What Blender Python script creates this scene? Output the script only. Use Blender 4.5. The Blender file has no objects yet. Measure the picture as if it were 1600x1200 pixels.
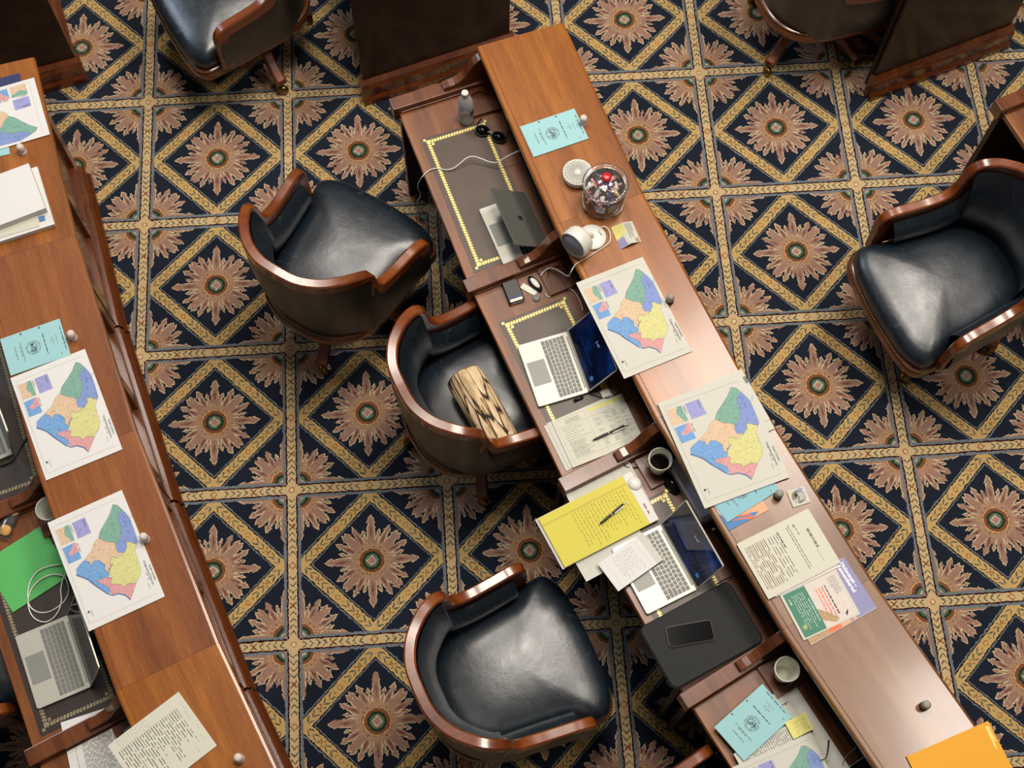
import bpy, bmesh, math, random
from mathutils import Matrix, Vector
D = bpy.data
SC = bpy.context.scene
COL = SC.collection
R_ = math.radians

# ---------------------------------------------------------------- camera, world, lamps, exposure
CAMROT = Matrix(((0.997583946, 0.060793700, -0.033621372), (-0.068939986, 0.926042161, -0.371070337), (0.008576069, 0.372491668, 0.927995910)))
CAMPOS = Vector((1.47752697, -3.97758625, 5.90306483))
FPX = 2180.0
cam_d = D.cameras.new('camera'); cam = D.objects.new('camera', cam_d); COL.objects.link(cam)
cam_d.sensor_width = 36.0; cam_d.lens = FPX / 1600.0 * 36.0; cam_d.clip_start = 0.1; cam_d.clip_end = 60
cam.matrix_world = Matrix.Translation(CAMPOS) @ CAMROT.to_4x4()
SC.camera = cam
SC.view_settings.view_transform = 'Standard'; SC.view_settings.look = 'None'
SC.view_settings.gamma = 1.0; SC.view_settings.use_curve_mapping = False
SC.view_settings.exposure = 0.14
world = D.worlds.new('hall_air'); SC.world = world; world.use_nodes = True
world.node_tree.nodes['Background'].inputs[0].default_value = (0.95, 0.88, 0.80, 1)
world.node_tree.nodes['Background'].inputs[1].default_value = 0.11


def area(name, loc, target, sx, sy, power, color):
    l = D.lights.new(name, 'AREA'); l.shape = 'RECTANGLE'; l.size = sx; l.size_y = sy; l.energy = power; l.color = color
    o = D.objects.new(name, l); COL.objects.link(o); o.location = loc
    o.rotation_euler = (Vector(target) - Vector(loc)).to_track_quat('-Z', 'Y').to_euler()
    return o


area('ceiling_light', (2.0, -0.9, 8.6), (2.0, -1.2, 0), 1.7, 1.8, 290, (1.0, 0.92, 0.82))
area('ceiling_light', (4.6, 1.0, 8.6), (2.8, -0.8, 0), 2.0, 2.0, 330, (1.0, 0.90, 0.80))
area('ceiling_light', (5.9, -2.5, 8.6), (3.2, -2.6, 0), 1.2, 1.3, 185, (1.0, 0.91, 0.82))
area('ceiling_light', (0.3, 2.4, 8.6), (0.8, -0.8, 0), 1.5, 1.5, 200, (1.0, 0.91, 0.82))
area('window_light', (-5.5, 3.5, 6.0), (0.0, 0.0, 0), 2.0, 3.0, 190, (0.70, 0.83, 1.0))


def U(x, y, z=0.0):
    """measured photo point on the horizontal plane at height z -> metres in the room"""
    d = CAMROT @ Vector(((x - 800.0) / FPX, -(y - 600.0) / FPX, -1.0))
    return CAMPOS + d * ((z - CAMPOS.z) / d.z)


# ---------------------------------------------------------------- node helpers
def srgb(h):
    h = h.lstrip('#')
    out = []
    for i in (0, 2, 4):
        v = int(h[i:i + 2], 16) / 255.0
        out.append(v / 12.92 if v <= 0.04045 else ((v + 0.055) / 1.055) ** 2.4)
    return (out[0], out[1], out[2], 1.0)


class X:
    nt = None

    def __init__(s, sock): s.s = sock

    @staticmethod
    def m(op, *a, clamp=False):
        n = X.nt.nodes.new('ShaderNodeMath'); n.operation = op; n.use_clamp = clamp
        for i, v in enumerate(a):
            if isinstance(v, X): X.nt.links.new(v.s, n.inputs[i])
            else: n.inputs[i].default_value = float(v)
        return X(n.outputs[0])

    def __add__(s, o): return X.m('ADD', s, o)
    __radd__ = __add__
    def __sub__(s, o): return X.m('SUBTRACT', s, o)
    def __rsub__(s, o): return X.m('SUBTRACT', o, s)
    def __mul__(s, o): return X.m('MULTIPLY', s, o)
    __rmul__ = __mul__
    def __truediv__(s, o): return X.m('DIVIDE', s, o)
    def lt(s, o): return X.m('LESS_THAN', s, o)
    def gt(s, o): return X.m('GREATER_THAN', s, o)
    def abs(s): return X.m('ABSOLUTE', s)
    def fract(s): return X.m('FRACT', s)
    def max(s, o): return X.m('MAXIMUM', s, o)
    def min(s, o): return X.m('MINIMUM', s, o)
    def pow(s, o): return X.m('POWER', s, o)


def mixc(f, a, b):
    n = X.nt.nodes.new('ShaderNodeMix'); n.data_type = 'RGBA'
    if isinstance(f, X): X.nt.links.new(f.s, n.inputs[0])
    else: n.inputs[0].default_value = f
    for i, v in ((6, a), (7, b)):
        if isinstance(v, X): X.nt.links.new(v.s, n.inputs[i])
        else: n.inputs[i].default_value = v if not isinstance(v, str) else srgb(v)
    return X(n.outputs[2])


def newmat(name):
    m = D.materials.new(name); m.use_nodes = True
    X.nt = m.node_tree
    return m, m.node_tree.nodes['Principled BSDF']


def setc(b, v):
    if isinstance(v, X): X.nt.links.new(v.s, b.inputs['Base Color'])
    else: b.inputs['Base Color'].default_value = srgb(v) if isinstance(v, str) else v


def coords(kind='Object', scale=(1, 1, 1)):
    tc = X.nt.nodes.new('ShaderNodeTexCoord'); mp = X.nt.nodes.new('ShaderNodeMapping')
    mp.inputs['Scale'].default_value = scale
    X.nt.links.new(tc.outputs[kind], mp.inputs[0])
    return mp.outputs[0]


def noise(vec, scale, detail=3, rough=0.5, dist=0.0, out=0):
    n = X.nt.nodes.new('ShaderNodeTexNoise')
    n.inputs['Scale'].default_value = scale; n.inputs['Detail'].default_value = detail
    n.inputs['Roughness'].default_value = rough; n.inputs['Distortion'].default_value = dist
    X.nt.links.new(vec, n.inputs['Vector'])
    return X(n.outputs[out])


def voronoi(vec, scale, feature='DISTANCE_TO_EDGE', out=0):
    n = X.nt.nodes.new('ShaderNodeTexVoronoi'); n.feature = feature
    n.inputs['Scale'].default_value = scale
    X.nt.links.new(vec, n.inputs['Vector'])
    return X(n.outputs[out])


def ramp(f, stops):
    n = X.nt.nodes.new('ShaderNodeValToRGB')
    cr = n.color_ramp
    while len(cr.elements) < len(stops): cr.elements.new(0.5)
    for e, (p, c) in zip(cr.elements, stops):
        e.position = p; e.color = srgb(c) if isinstance(c, str) else c
    X.nt.links.new(f.s, n.inputs[0])
    return X(n.outputs[0])


def bump(b, h, strength, dist=0.002):
    n = X.nt.nodes.new('ShaderNodeBump'); n.inputs['Strength'].default_value = strength; n.inputs['Distance'].default_value = dist
    X.nt.links.new(h.s, n.inputs['Height']); X.nt.links.new(n.outputs[0], b.inputs['Normal'])


def plain(name, col, rough=0.5, metal=0.0, spec=0.5, coat=0.0, var=0.06, nscale=40):
    m, b = newmat(name)
    v = coords()
    n = noise(v, nscale, 2)
    c = srgb(col)
    lo = tuple(max(0, x * (1 - var)) for x in c[:3]) + (1,); hi = tuple(min(1, x * (1 + var)) for x in c[:3]) + (1,)
    setc(b, mixc(n, lo, hi))
    b.inputs['Roughness'].default_value = rough; b.inputs['Metallic'].default_value = metal
    b.inputs['Specular IOR Level'].default_value = spec; b.inputs['Coat Weight'].default_value = coat
    return m


def wood(name, dark, mid, light, rough=0.3, coat=0.3, axis=0, sc=1.0):
    m, b = newmat(name)
    s = [9 * sc, 9 * sc, 9 * sc]; s[axis] = 0.9 * sc
    v = coords('Object', tuple(s))
    big = noise(v, 1.3, 4, 0.55, 0.6)
    s2 = [70 * sc, 70 * sc, 70 * sc]; s2[axis] = 4 * sc
    fine = noise(coords('Object', tuple(s2)), 3.0, 3, 0.6)
    f = big * 0.72 + fine * 0.30
    setc(b, ramp(f, ((0.28, dark), (0.50, mid), (0.74, light))))
    b.inputs['Roughness'].default_value = rough
    X.nt.links.new((fine * 0.12 + (rough - 0.06)).s, b.inputs['Roughness'])
    b.inputs['Coat Weight'].default_value = coat; b.inputs['Coat Roughness'].default_value = 0.12
    bump(b, fine, 0.012, 0.001)
    return m


def thin_glass(name, tint=(1, 1, 1, 1), rough=0.07, ior=1.45, haze=0.03, edge=0.2):
    m = D.materials.new(name); m.use_nodes = True; nt = m.node_tree; X.nt = nt
    nt.nodes.remove(nt.nodes['Principled BSDF'])
    tr = nt.nodes.new('ShaderNodeBsdfTransparent'); tr.inputs[0].default_value = tint
    gl = nt.nodes.new('ShaderNodeBsdfGlossy'); gl.inputs['Roughness'].default_value = rough
    fr = nt.nodes.new('ShaderNodeFresnel'); fr.inputs[0].default_value = ior
    lw = nt.nodes.new('ShaderNodeLayerWeight'); lw.inputs[0].default_value = 0.35
    mx = nt.nodes.new('ShaderNodeMixShader')
    f = X.m('ADD', X(fr.outputs[0]), X(lw.outputs[1]) * edge, clamp=True)
    nt.links.new(f.s, mx.inputs[0]); nt.links.new(tr.outputs[0], mx.inputs[1]); nt.links.new(gl.outputs[0], mx.inputs[2])
    df = nt.nodes.new('ShaderNodeBsdfDiffuse'); df.inputs[0].default_value = (.9, .9, .9, 1)
    m2 = nt.nodes.new('ShaderNodeMixShader'); m2.inputs[0].default_value = haze
    nt.links.new(mx.outputs[0], m2.inputs[1]); nt.links.new(df.outputs[0], m2.inputs[2])
    nt.links.new(m2.outputs[0], nt.nodes['Material Output'].inputs[0])
    return m


def emis(name, col, st):
    m, b = newmat(name)
    setc(b, '#05070c'); b.inputs['Roughness'].default_value = 0.12
    b.inputs['Emission Color'].default_value = srgb(col); b.inputs['Emission Strength'].default_value = st
    return m


# ---------------------------------------------------------------- the carpet
TILE = 0.6858


def carpet():
    m, b = newmat('patterned_carpet')
    v = coords('Object')
    wob = X.nt.nodes.new('ShaderNodeTexNoise'); wob.inputs['Scale'].default_value = 70; wob.inputs['Detail'].default_value = 2
    X.nt.links.new(v, wob.inputs['Vector'])
    sw = X.nt.nodes.new('ShaderNodeSeparateXYZ'); X.nt.links.new(wob.outputs['Color'], sw.inputs[0])
    sp = X.nt.nodes.new('ShaderNodeSeparateXYZ'); X.nt.links.new(v, sp.inputs[0])
    wx = (X(sw.outputs[0]) - 0.5) * 0.022
    wy = (X(sw.outputs[1]) - 0.5) * 0.022
    px = X(sp.outputs[0]) / TILE + wx
    py = X(sp.outputs[1]) / TILE + wy
    u = px.fract() - 0.5
    w = py.fract() - 0.5
    au, aw = u.abs(), w.abs()
    s = au + aw
    outside = s.gt(0.505)
    # folded flower coordinates: tile centre, or the corner rosettes split by the bands
    cu = X.m('ABSOLUTE', X.m('SUBTRACT', 0.452, au)); cw = X.m('ABSOLUTE', X.m('SUBTRACT', 0.452, aw))
    fu = au + outside * (cu - au)
    fw = aw + outside * (cw - aw)
    r = X.m('SQRT', fu * fu + fw * fw)
    th = X.m('ARCTAN2', fw.min(fu), fw.max(fu))       # 0..pi/4
    body = None; core = None
    for a, L, W in ((0, .310, .036), (15, .225, .020), (28, .266, .029), (42, .262, .030)):
        d = th - R_(a)
        al = r * X.m('COSINE', d); q = (r * X.m('SINE', d)).abs()
        t = X.m('DIVIDE', al, L, clamp=True)
        # petal profile: broad beyond the middle, pointed at the tip, notched sides
        prof = t.pow(0.9) * (1.0 - t.pow(4.0)) * (W * 1.65)
        notch = (t * 2.5).fract() * 0.010
        sd = prof - q - notch
        body = sd if body is None else body.max(sd)
        if a in (15, 42): continue
        streak = X.m('SUBTRACT', 0.0085, q + (t - 0.60).abs() * 0.055)
        core = streak if core is None else core.max(streak)
    fl = r.lt(0.33)
    navy = mixc(noise(v, 9, 2), '#121926', '#1b2331')
    pet = mixc(noise(v, 60, 3), '#8b6a5b', '#a98673')
    veinc = mixc(noise(v, 30, 2), '#6b3f36', '#85594b')
    pet = mixc(core.gt(0.0) * r.gt(0.095), pet, veinc)
    pet = mixc(body.lt(0.0062) * r.gt(0.12) * noise(v, 20, 2).gt(0.44), pet, '#cdb592')
    rays = ((th * 12.0).fract() - 0.5).abs().lt(0.09) * r.lt(0.125)
    pet = mixc(rays, pet, '#d9b26f')
    col = mixc(body.gt(0.0) * fl, navy, pet)
    dia = fu + fw
    for rad, c in ((.086, '#cfa468'), (.080, '#7d4c34'), (.060, '#22361f'), (.043, '#5d6e5b')):
        col = mixc(r.lt(rad), col, c)
    col = mixc(dia.lt(.036), col, '#c8b79f'); col = mixc(dia.lt(.026), col, '#a67c70')
    gold = mixc(noise(v, 130, 3, 0.7), '#b18f54', '#d6b679')
    gold2 = mixc(noise(v, 130, 3, 0.7), '#b79a68', '#dcc498')
    grey = mixc(noise(v, 90, 2), '#616a70', '#7d868a')
    dark = '#1c0d12'
    # diamond band: navy | grey | dark | gold | dark | grey | navy
    for lo, c in ((.374, grey), (.383, dark), (.394, gold), (.486, dark), (.497, grey), (.508, None)):
        if c is None: break
        col = mixc(s.gt(lo) * s.lt(.508), col, c)
    # leaf sprigs along the diamond band
    al = X.m('SUBTRACT', au, aw)                      # -.44 .. .44 along the side
    ac = (s - 0.440).abs()
    ph = ((al.abs() * 1.0) * 15.0 + ac * 26.0 + 0.15).fract()
    sprig = ph.lt(0.36) * ac.lt(0.030) * ac.gt(0.004) * al.abs().gt(0.055) * al.abs().lt(0.40)
    cross = (al.abs() - 0.235).abs().lt(0.055)
    sprig = sprig * (1.0 - (al.abs() - 0.235).abs().lt(0.012))
    band = s.gt(.396) * s.lt(.484)
    col = mixc(sprig * band, col, '#4f584f')
    xx = ((al.abs() - 0.235).abs() - ac).abs().lt(0.0045) * ac.lt(0.030)
    col = mixc(xx * band, col, '#8a5a30')
    bx = (al.abs() + ac)
    col = mixc((bx - 0.026).abs().lt(0.0045) * band, col, '#9a5a34')
    # straight bands on the tile borders
    for arr, oth in ((au, aw), (aw, au)):
        e = X.m('SUBTRACT', 0.5, arr)                 # distance to the border line
        o2 = X.m('SUBTRACT', 0.5, oth)
        blk = 1.0 - o2.lt(0.052)
        col = mixc(e.lt(0.054) * blk, col, grey)
    for arr, oth in ((au, aw), (aw, au)):
        e = X.m('SUBTRACT', 0.5, arr); o2 = X.m('SUBTRACT', 0.5, oth)
        col = mixc(e.lt(0.037) * (1.0 - o2.lt(0.037)), col, '#33090f')
    for arr, oth in ((au, aw), (aw, au)):
        e = X.m('SUBTRACT', 0.5, arr); o2 = X.m('SUBTRACT', 0.5, oth)
        g = e.lt(0.027)
        col = mixc(g, col, gold2)
        mir = (o2 - 0.245).abs()
        ch = ((mir * 24.0) - e * 26.0 + 0.2).fract()
        chev = ch.lt(0.27) * e.lt(0.021) * o2.gt(0.05) * mir.lt(0.19)
        col = mixc(chev * g, col, '#5a5d4c')
        col = mixc((mir - e).abs().lt(0.005) * e.lt(0.02) * g, col, '#7a4a30')
        col = mixc(((o2 - 0.47) + 0.0).gt(0.0) * ((X.m('SUBTRACT', 0.5, o2)) + e - 0.022).abs().lt(0.005) * g, col, '#a06a3a')
    cc = X.m('SQRT', (X.m('SUBTRACT', 0.5, au)).pow(2.0) + (X.m('SUBTRACT', 0.5, aw)).pow(2.0))
    col = mixc(cc.lt(0.019), col, '#9a6038'); col = mixc(cc.lt(0.013), col, '#e2c39a')
    setc(b, mixc(noise(v, 420, 2, 0.7) * 0.32, col, '#0b0b0e'))
    b.inputs['Roughness'].default_value = 0.95; b.inputs['Specular IOR Level'].default_value = 0.1
    b.inputs['Sheen Weight'].default_value = 0.15
    bump(b, noise(v, 650, 2), 0.5, 0.004)
    return m


# ---------------------------------------------------------------- mesh helpers
class MB:
    def __init__(s): s.v = []; s.f = []; s.m = []; s.sm = []

    def add(s, vs, fs, mi=0, smooth=False, M=None):
        o = len(s.v)
        for p in vs:
            p = Vector(p)
            if M is not None: p = M @ p
            s.v.append(tuple(p))
        for f in fs:
            s.f.append(tuple(i + o for i in f)); s.m.append(mi); s.sm.append(smooth)
        return s

    def box(s, x0, y0, z0, x1, y1, z1, mi=0, M=None):
        vs = [(x, y, z) for z in (z0, z1) for x, y in ((x0, y0), (x1, y0), (x1, y1), (x0, y1))]
        return s.add(vs, [(3, 2, 1, 0), (4, 5, 6, 7), (0, 1, 5, 4), (1, 2, 6, 5), (2, 3, 7, 6), (3, 0, 4, 7)], mi, False, M)

    def prism(s, poly, z0, z1, mi=0, M=None, smooth=False):
        n = len(poly)
        vs = [(x, y, z0) for x, y in poly] + [(x, y, z1) for x, y in poly]
        s.add(vs, [tuple(reversed(range(n))), tuple(range(n, 2 * n))], mi, False, M)
        o = len(s.v) - 2 * n
        for i in range(n):
            j = (i + 1) % n
            s.f.append((o + i, o + j, o + n + j, o + n + i)); s.m.append(mi); s.sm.append(smooth)
        return s

    def rings(s, rings, mi=0, closed=True, cap=(True, True), smooth=True, M=None):
        n = len(rings[0]); vs = [p for r in rings for p in r]; fs = []
        for k in range(len(rings) - 1):
            for i in range(n if closed else n - 1):
                j = (i + 1) % n
                fs.append((k * n + i, k * n + j, (k + 1) * n + j, (k + 1) * n + i))
        if closed and cap[0]: fs.append(tuple(reversed(range(n))))
        if closed and cap[1]: fs.append(tuple(range((len(rings) - 1) * n, len(rings) * n)))
        return s.add(vs, fs, mi, smooth, M)

    def lathe(s, prof, n=28, mi=0, M=None, cap=(True, True), smooth=True):
        rs = [[(max(r, 1e-5) * math.cos(2 * math.pi * i / n), max(r, 1e-5) * math.sin(2 * math.pi * i / n), z) for i in range(n)] for r, z in prof]
        return s.rings(rs, mi, True, cap, smooth, M)

    def tube(s, pts, r, n=8, mi=0, sub=6, M=None):
        pts = [Vector(p) for p in pts]
        path = smooth_path(pts, sub) if sub > 1 else pts
        rs = []; up = None
        for i, p in enumerate(path):
            t = (path[min(i + 1, len(path) - 1)] - path[max(i - 1, 0)])
            if t.length < 1e-9: t = Vector((0, 0, 1))
            t.normalize()
            if up is None: up = Vector((0, 0, 1)) if abs(t.z) < 0.9 else Vector((1, 0, 0))
            a = t.cross(up)
            if a.length < 1e-6: a = t.cross(Vector((1, 0, 0)))
            a.normalize(); b2 = a.cross(t); up = b2
            rr = r(i / (len(path) - 1)) if callable(r) else r
            rs.append([tuple(p + a * rr * math.cos(2 * math.pi * k / n) + b2 * rr * math.sin(2 * math.pi * k / n)) for k in range(n)])
        return s.rings(rs, mi, True, (True, True), True, M)

    def build(s, name, mats, parent=None, bevel=0.0, loc=None, segs=2, recalc=True):
        me = D.meshes.new(name); me.from_pydata(s.v, [], s.f)
        if not isinstance(mats, (list, tuple)): mats = [mats]
        for m in mats: me.materials.append(m)
        me.polygons.foreach_set('material_index', s.m); me.polygons.foreach_set('use_smooth', s.sm)
        if recalc:
            bm = bmesh.new(); bm.from_mesh(me); bmesh.ops.recalc_face_normals(bm, faces=bm.faces[:]); bm.to_mesh(me); bm.free()
        me.update()
        o = D.objects.new(name, me); COL.objects.link(o)
        if parent: o.parent = parent
        if loc: o.location = loc
        if bevel:
            md = o.modifiers.new('bevel', 'BEVEL'); md.width = bevel; md.segments = segs; md.limit_method = 'ANGLE'; md.angle_limit = R_(40)
        return o


def smooth_path(pts, sub):
    out = []
    n = len(pts)
    for i in range(n - 1):
        p0, p1, p2, p3 = pts[max(i - 1, 0)], pts[i], pts[i + 1], pts[min(i + 2, n - 1)]
        for k in range(sub):
            t = k / sub
            out.append(0.5 * ((2 * p1) + (p2 - p0) * t + (2 * p0 - 5 * p1 + 4 * p2 - p3) * t * t + (3 * p1 - p0 - 3 * p2 + p3) * t ** 3))
    out.append(pts[-1])
    return out


def tag(o, label, cat, group=None, kind=None):
    o['label'] = label; o['category'] = cat
    if group: o['group'] = group
    if kind: o['kind'] = kind
    return o


def thing(name, loc, rz, label, cat, group=None):
    o = D.objects.new(name, None); COL.objects.link(o); o.empty_display_size = 0.05
    o.location = loc; o.rotation_euler = (0, 0, rz)
    return tag(o, label, cat, group)


def copy_tree(o, parent=None):
    c = o.copy(); COL.objects.link(c)
    if parent: c.parent = parent
    for ch in list(o.children): copy_tree(ch, c)
    return c


_tc = {}


def text_mesh(s, bold=False):
    key = (s, bold)
    if key in _tc: return _tc[key]
    cu = D.curves.new('lettering', 'FONT'); cu.body = s; cu.size = 1.0; cu.resolution_u = 2
    if bold: cu.offset = 0.022
    ob = D.objects.new('lettering', cu)
    me = ob.to_mesh()
    vs = [tuple(v.co) for v in me.vertices]; fs = [tuple(p.vertices) for p in me.polygons]
    ob.to_mesh_clear(); D.objects.remove(ob); D.curves.remove(cu)
    _tc[key] = (vs, fs)
    return _tc[key]


# ---------------------------------------------------------------- materials
M = {}
M['carpet'] = carpet()
M['ledge_amber'] = wood('amber_mahogany', '#66360d', '#864c15', '#a56622')
M['ledge_red'] = wood('red_mahogany', '#5f3110', '#7c451b', '#965a28')
M['ledge_tan'] = wood('glare_paled_mahogany', '#573217', '#6e4625', '#856035', rough=0.31)  # reflected light that pales the lower centre ledges is put into the wood colour
M['surface'] = wood('desk_mahogany', '#4a240c', '#6c3b15', '#8a5524', rough=0.36)
M['rail'] = wood('rail_mahogany', '#3c1d0e', '#592f19', '#754325', rough=0.26, coat=0.4)
M['panel'] = wood('panel_mahogany', '#1a0d07', '#26140b', '#33190e', rough=0.36, coat=0.12)
M['panel'].node_tree.nodes['Principled BSDF'].inputs['Specular IOR Level'].default_value = 0.22
M['base'] = wood('base_mahogany', '#3a1b0c', '#56290f', '#6e3a18', rough=0.25, coat=0.4)
M['inner'] = wood('cubby_wood', '#140a06', '#1f1009', '#2a160c', rough=0.5, coat=0.0)
M['chairwood'] = wood('chair_mahogany', '#42200c', '#652f12', '#86491e', rough=0.24, coat=0.4)


def leather(name, lo, hi, rough=0.34, cracks=True):
    m, b = newmat(name)
    v = coords()
    n = noise(v, 7, 4, 0.6, 0.3)
    c = mixc(n, lo, hi)
    if cracks:
        vd = X.nt.nodes.new('ShaderNodeVectorMath'); vd.operation = 'ADD'
        nz = X.nt.nodes.new('ShaderNodeTexNoise'); nz.inputs['Scale'].default_value = 9; nz.inputs['Detail'].default_value = 4; X.nt.links.new(v, nz.inputs['Vector'])
        X.nt.links.new(coords('Object', (9, 5, 7)), vd.inputs[0]); X.nt.links.new(nz.outputs['Color'], vd.inputs[1])
        cr = voronoi(vd.outputs[0], 1.0)
        wv = noise(v, 5, 2)
        mask = cr.lt(0.006) * wv.gt(0.50)
        c = mixc(mask * 0.13, c, '#8b8f88')
    setc(b, c)
    b.inputs['Specular IOR Level'].default_value = 0.85
    X.nt.links.new((noise(v, 11, 4, 0.6) * 0.22 + (rough - 0.11)).s, b.inputs['Roughness'])
    hgt = noise(v, 14, 5, 0.62) * 0.8 + noise(v, 160, 2) * 0.1
    bump(b, hgt, 0.28, 0.006)
    return m


M['leather'] = leather('navy_leather', '#0b131b', '#16222b')
M['backleather'] = leather('outer_leather', '#14120f', '#1d1a15', 0.36, False)
M['brass'] = plain('brass', '#8d7443', 0.28, 1.0)
M['nail'] = plain('nail_brass', '#7d6a4a', 0.35, 1.0)
M['black'] = plain('black_plastic', '#0c0c0d', 0.35)
M['gloss'] = plain('black_glass', '#030304', 0.10, 0, 0.4)
M['inlay'] = None


def inlay(name, lo, hi, rough):
    m, b = newmat(name)
    v = coords()
    setc(b, mixc(noise(v, 12, 5, 0.65), lo, hi))
    b.inputs['Roughness'].default_value = rough
    bump(b, noise(v, 220, 2), 0.12, 0.001)
    return m


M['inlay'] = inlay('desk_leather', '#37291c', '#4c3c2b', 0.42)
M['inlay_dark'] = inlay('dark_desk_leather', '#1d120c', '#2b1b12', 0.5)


def goldtool(name, lo, hi, met):
    m, b = newmat(name)
    v = coords()
    n = noise(v, 190, 2, 0.6)
    setc(b, mixc(n.gt(0.5), lo, hi))
    b.inputs['Roughness'].default_value = 0.35; b.inputs['Metallic'].default_value = met
    return m


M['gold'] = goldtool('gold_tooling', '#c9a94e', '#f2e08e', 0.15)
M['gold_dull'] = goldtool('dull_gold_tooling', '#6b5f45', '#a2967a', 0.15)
M['paper'] = plain('white_paper', '#bfbeb4', 0.8, var=0.02)
M['paperw'] = plain('bright_paper', '#cfcecb', 0.8, var=0.02)
M['brightw'] = plain('white_print', '#f4f3f0', 0.7, var=0.01)
M['paperc'] = plain('cream_paper', '#c3c2b2', 0.8, var=0.02)
M['ink'] = plain('black_ink', '#2b2b2c', 0.8)
M['inkg'] = plain('grey_ink', '#77776f', 0.8)
M['inkl'] = plain('pale_ink', '#a9a89e', 0.8)
M['inkr'] = plain('red_ink', '#9a5a50', 0.8)
M['white'] = plain('white_plastic', '#cdcbc2', 0.35, var=0.02)
M['foam'] = plain('foam_cup', '#c9c9ba', 0.6, var=0.02)
M['coffee'] = plain('coffee', '#0a0605', 0.05)
M['silver'] = plain('silver_aluminium', '#b4b2a6', 0.38, 0.25, var=0.02)
M['lid'] = plain('grey_aluminium', '#8a8a82', 0.32, 0.7, var=0.03)
M['key'] = plain('grey_keys', '#6c6c66', 0.55)
M['pad'] = plain('grey_trackpad', '#7d7e78', 0.4)
M['cyan'] = plain('pale_blue_card', '#8fbcc0', 0.75, var=0.02)
M['teal'] = plain('blue_card', '#7fb0bb', 0.75, var=0.02)
M['yellow'] = plain('yellow_paper', '#c8be4e', 0.8, var=0.03)
M['sticky'] = plain('sticky_yellow', '#d3cc78', 0.8, var=0.03)
M['yline'] = plain('pad_line', '#b6ab4c', 0.8)
M['orange_env'] = plain('golden_plastic', '#d4950a', 0.5, spec=0.3, var=0.04)
M['green'] = plain('green_folder', '#4aa653', 0.6, var=0.04)
M['navyp'] = plain('navy_cover', '#1d1f52', 0.5)
M['lav'] = plain('lavender_ink', '#8785ab', 0.7)
M['peach'] = plain('peach_print', '#e0a07a', 0.7)
M['orangep'] = plain('orange_print', '#dd6a45', 0.7)
M['bluep'] = plain('blue_print', '#4a78a8', 0.7)
M['greenp'] = plain('green_print', '#427a63', 0.7)
M['sand'] = plain('sand_print', '#a98d6b', 0.7, var=0.4, nscale=90)
M['pinkw'] = plain('pink_print', '#c9bfb8', 0.7, var=0.12, nscale=60)
M['sleeve'] = plain('charcoal_neoprene', '#191a19', 0.8)
M['sleeve_edge'] = plain('black_binding', '#131313', 0.7)
M['grey'] = plain('grey_plastic', '#6f6e68', 0.5)
M['stub'] = plain('stub_white', '#c9bdb2', 0.7, var=0.08)
M['stubg'] = plain('stub_grey', '#8d8c80', 0.7, var=0.08)
M['stubd'] = plain('stub_base', '#2a211b', 0.5)
M['red'] = plain('red_plastic', '#b3202a', 0.25)
M['glass'] = thin_glass('clear_glass')
M['pet'] = thin_glass('clear_bottle', (0.98, 0.99, 1, 1), 0.08, 1.30, 0.30, 0.06)
M['screen'] = None


def screen_mat():
    m, b = newmat('laptop_display')
    v = coords()
    n = noise(v, 9, 3)
    b.inputs['Roughness'].default_value = 0.1
    setc(b, '#04060c')
    c = ramp(n, ((0.35, '#02060f'), (0.55, '#061a44'), (0.75, '#0e3a7c')))
    X.nt.links.new(c.s, b.inputs['Emission Color']); b.inputs['Emission Strength'].default_value = 0.55
    return m


M['screen'] = screen_mat()
M['glowtext'] = emis('display_text', '#9fc4f0', 0.6)
M['glowblue'] = emis('display_icon', '#2f78c8', 0.5)


def district(name, col):
    m, b = newmat(name)
    v = coords()
    e1 = voronoi(v, 110)
    c = srgb(col)
    dk = tuple(x * 0.30 for x in c[:3]) + (1,)
    f = X.m('ADD', e1.lt(0.045) * 0.28, noise(v, 330, 2, .6).gt(0.60) * 0.42, clamp=True)
    f = X.m('ADD', f, noise(v, 60, 3).gt(0.60) * 0.14, clamp=True)
    setc(b, mixc(f, mixc(.12, c, '#cfcec0'), dk))
    b.inputs['Roughness'].default_value = 0.75
    return m


for k, c in (('d_green', '#639b8a'), ('d_violet', '#6a84c4'), ('d_orange', '#cfb08e'), ('d_yellow', '#c9c67c'), ('d_blue', '#5592cc'), ('d_pink', '#cc8b90'),
             ('d_purple', '#8a8cc8'), ('d_coast', '#3a649c')):
    M[k] = district('map_' + k[2:], c)


def bark():
    m, b = newmat('bark_print')
    v = coords('Object', (1, 1, 0.13))
    vv = X.nt.nodes.new('ShaderNodeVectorMath'); vv.operation = 'ADD'
    nn = X.nt.nodes.new('ShaderNodeTexNoise'); nn.inputs['Scale'].default_value = 22; X.nt.links.new(v, nn.inputs['Vector'])
    sc = X.nt.nodes.new('ShaderNodeVectorMath'); sc.operation = 'SCALE'; sc.inputs['Scale'].default_value = 0.035
    X.nt.links.new(nn.outputs['Color'], sc.inputs[0]); X.nt.links.new(v, vv.inputs[0]); X.nt.links.new(sc.outputs[0], vv.inputs[1])
    e = voronoi(vv.outputs[0], 30)
    n = noise(coords('Object', (1, 1, 0.2)), 60, 4, 0.65)
    c = ramp(n, ((0.28, '#937658'), (0.48, '#c4aa84'), (0.72, '#ddcaa6')))
    br = noise(coords('Object', (1, 1, .5)), 30, 2).gt(0.37)
    c = mixc(e.lt(0.07) * br, c, '#8d7250'); c = mixc(e.lt(0.034) * br, c, '#1e140c')
    setc(b, c); b.inputs['Roughness'].default_value = 0.8
    return m


M['bark'] = bark()
M['logend'] = plain('log_end', '#94754e', 0.8, var=0.15)

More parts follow.
